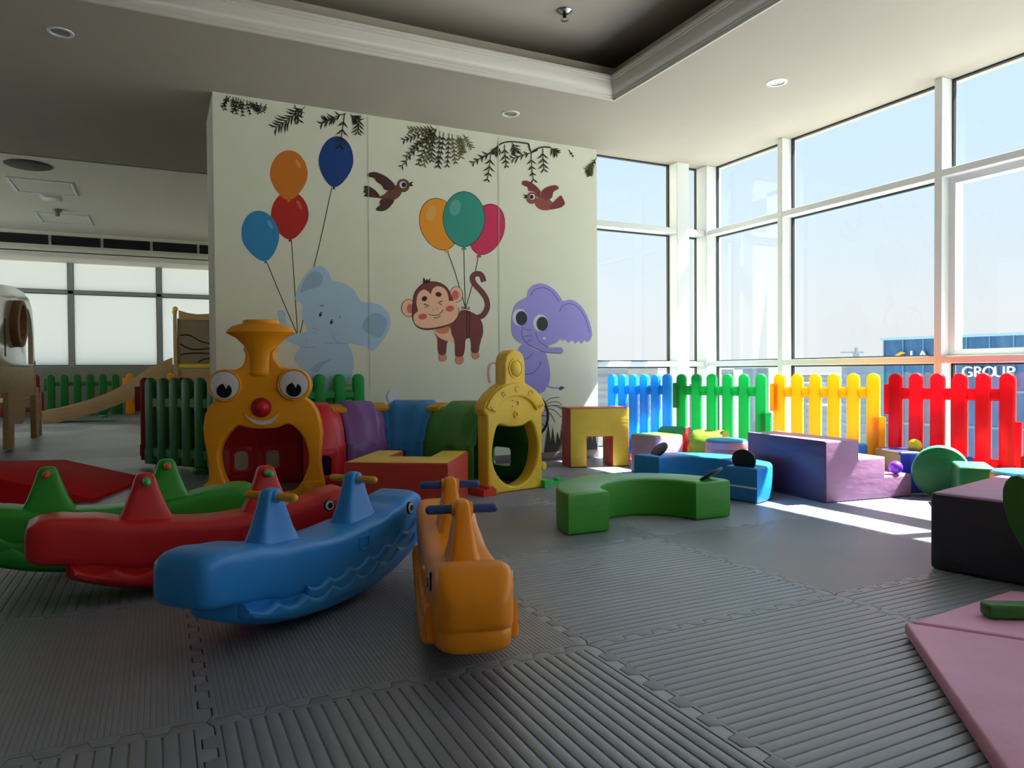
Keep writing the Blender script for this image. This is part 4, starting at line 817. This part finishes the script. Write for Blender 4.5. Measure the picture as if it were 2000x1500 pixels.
# near corner: dark block, green fin, rose mat
cube_foam('foam_block', 'big charcoal foam block with mauve top beside the rose mat', 'foam block', 2.05, -.30, rad(-78), .9, .72, .30, [V_black, V_pur], lambda n, c: 1 if n.z > .7 else 0)
t = thing('folding_mat', 'rose-pink vinyl folding mat lying on the ribbed tiles', 'floor mat', (.861, -.361, 0))
pa = [(0, 0), (-.62, -.66), (-.20, -1.40), (.62, -.95)]
obj('panel', tf(prism(pa, .042, bev=.012, seg=3), Matrix.Translation((0, 0, .021))), V_mat, t)
pb = [(.03, .0), (.60, .05), (.64, .0), (.66, -.45), (.64, -.93)]
obj('panel', tf(prism(pb, .038, bev=.012, seg=3), Matrix.Translation((0, 0, .019))), V_mat, t)
o = obj('foam_stick', box(-.03, .45, -.03, .03, 0, .042, .01, 3), vinyl('stick_green', 40, 110, 36), loc=(1.14, -.45, .040), rot=(0, 0, rad(-31))); setprops(o, 'green foam bar lying on the rose mat', 'foam bar')
fl_ = tf(prism(smoothpts([(-.05, 0), (-.085, .12), (-.08, .28), (-.03, .40), (.04, .42), (.085, .30), (.10, .1), (.07, 0)], 3), .035, bev=.01, seg=2), STAND)
o = obj('foam_flap', fl_, vinyl('flap_green', 44, 104, 34), loc=(1.665, -.44, .03), rot=(0, rad(-33), rad(-78))); setprops(o, 'green leaf-shaped foam flap leaning by the charcoal block', 'foam flap')

# ------------------------------------------------------------------ whale rockers
def sup(hw, z0, z1, e, n=28):
    P = []
    for k in range(n):
        a = 2*PI*k/n; c, q = math.cos(a), math.sin(a)
        P.append((hw*math.copysign(abs(c)**(2/e), c), (z0+z1)/2+(z1-z0)/2*math.copysign(abs(q)**(2/e), q)))
    return P
def interp(tab, t):
    for (a, *u), (b, *v) in zip(tab, tab[1:]):
        if t <= b:
            k = (t-a)/(b-a); k = k*k*(3-2*k); return [x+(y-x)*k for x, y in zip(u, v)]
    return tab[-1][1:]
UPB = [(-1, .185, .255, .065), (-.985, .160, .284, .090), (-.95, .148, .298, .101), (-.85, .142, .302, .105), (-.7, .126, .292, .105), (-.4, .092, .264, .104), (0, .072, .246, .103), (.4, .088, .256, .103), (.62, .112, .280, .102), (.76, .132, .306, .100), (.86, .145, .316, .098), (.93, .155, .300, .092), (.98, .170, .266, .080), (1.0, .19, .240, .055)]
def rocker(label, x, y, heading, m, hm, tilt=0.):
    t = thing('whale_rocker', label, 'rocker', (x, y, 0), rad(heading), 'whale-shaped rockers'); HL = .57
    rings = []
    for i in range(57):
        q = -1+2*i/56 if 1 < i < 55 else (-1, -.985, 0, .985, 1)[i if i < 2 else i-52]
        z0, z1, hw = interp(UPB, q); rings.append([(q*HL, a, b) for a, b in sup(hw, z0, z1, 5.5, 36)])
    body = obj('body', loft(rings), m, t, ang=60)
    rings = []
    for i in range(41):
        q = -.80+1.70*i/40; e = min(1, (q+.80)/.05+.25, (.90-q)/.05+.25)
        zb = .002+.150*abs(q)**2.3; rings.append([(q*HL, a, b) for a, b in sup(.094*(.75+.25*e), zb, .235, 5, 36)])
    obj('keel', loft(rings), m, t, ang=60)
    def zb(xx): return .002+.150*abs(xx/HL)**2.3
    def wave(x0, x1, n, zf, amp, up):
        xs = [x0+(x1-x0)*k/(n*8) for k in range(n*8+1)]
        top = [(xx, zf(xx)+amp*(1-abs(math.sin(PI*k/8)) if up else abs(math.sin(PI*k/8)))) for k, xx in enumerate(xs)]
        return top+[(xx, zb(xx)+.022) for xx in reversed(xs)]
    for sd in (1, -1):
        w1 = wave(-.44, .44, 7, lambda q: .075+.30*q*q+.03*q, .024, True)
        obj('wave_ridge', tf(upright(w1, .052, bev=.016, seg=3), Matrix.Translation((0, sd*.097, 0))), m, t)
        w2 = wave(-.18, .47, 6, lambda q: .108+.28*q*q+.05*q, .02, True)
        obj('wave_ridge', tf(upright(w2, .034, bev=.012, seg=3), Matrix.Translation((0, sd*.098, 0))), m, t)
        obj('side_panel', tf(upright(rrect(.06, .05, .012, 4, .13, .19), .012, [rrect(.05, .04, .01, 4, .13, .19)], .002), Matrix.Translation((0, sd*.101, 0))), m, t)
        ex, ez = .43, .258
        e = obj('eye', tf(upright(ell(ex, ez, .021, .024, 20), .012, bev=.003), Matrix.Translation((0, sd*.098, 0))), M_black, t)
        obj('eye_white', tf(upright(ell(ex, ez, .0165, .019, 18), .006), Matrix.Translation((0, sd*.1035, 0))), M_eyew, e, ang=0)
        obj('pupil', tf(upright(ell(ex+.003, ez, .009, .012, 14), .005), Matrix.Translation((0, sd*.1065, 0))), M_black, e, ang=0)
    obj('lower_jaw', loft([[(xx, a, b) for a, b in sup(hw, z0, z1, 3.5)] for xx, z0, z1, hw in ((.44, .11, .19, .07), (.47, .098, .19, .088), (.515, .104, .186, .088), (.545, .115, .18, .08), (.556, .13, .17, .06))]), m, t, ang=60)
    for hx, z0 in ((-.21, .250), (.21, .246)):
        h = obj('handle_post', loft([[(hx+sh+a, b, z) for a, b in [(p[0], p[1]) for p in sup(l, -w_, w_, 4.5, 28)]] for z, l, w_, sh in ((z0-.012, .108, .060, 0), (z0+.010, .090, .048, 0), (z0+.05, .070, .038, 0), (z0+.115, .046, .028, 0), (z0+.155, .034, .023, 0), (z0+.169, .026, .018, 0), (z0+.174, .014, .010, 0))]), m, t, ang=60)
        bar = obj('handle_bar', tf(capsule(.205, .013, 14, 'Y'), Matrix.Translation((hx, 0, z0+.149))), hm, t)
        obj('collar', tf(upright(ell(0, 0, .02, .02, 18), .06, bev=.004), Matrix.Translation((hx, 0, z0+.149))), m, h)
    return t
rocker('blue plastic whale rocker with gold handle bars', -.618, .722, 40, P_rblue, P_gold)
rocker('yellow plastic whale rocker with navy handle bars', -.266, .338, -106.6, P_ryel, P_navy)
rocker('red plastic whale rocker with green handle bars', -.925, 1.19, 5, P_rred, P_lime)
rocker('green plastic whale rocker with orange handle bars', -1.27, 1.60, 182, P_rgreen, P_orange)
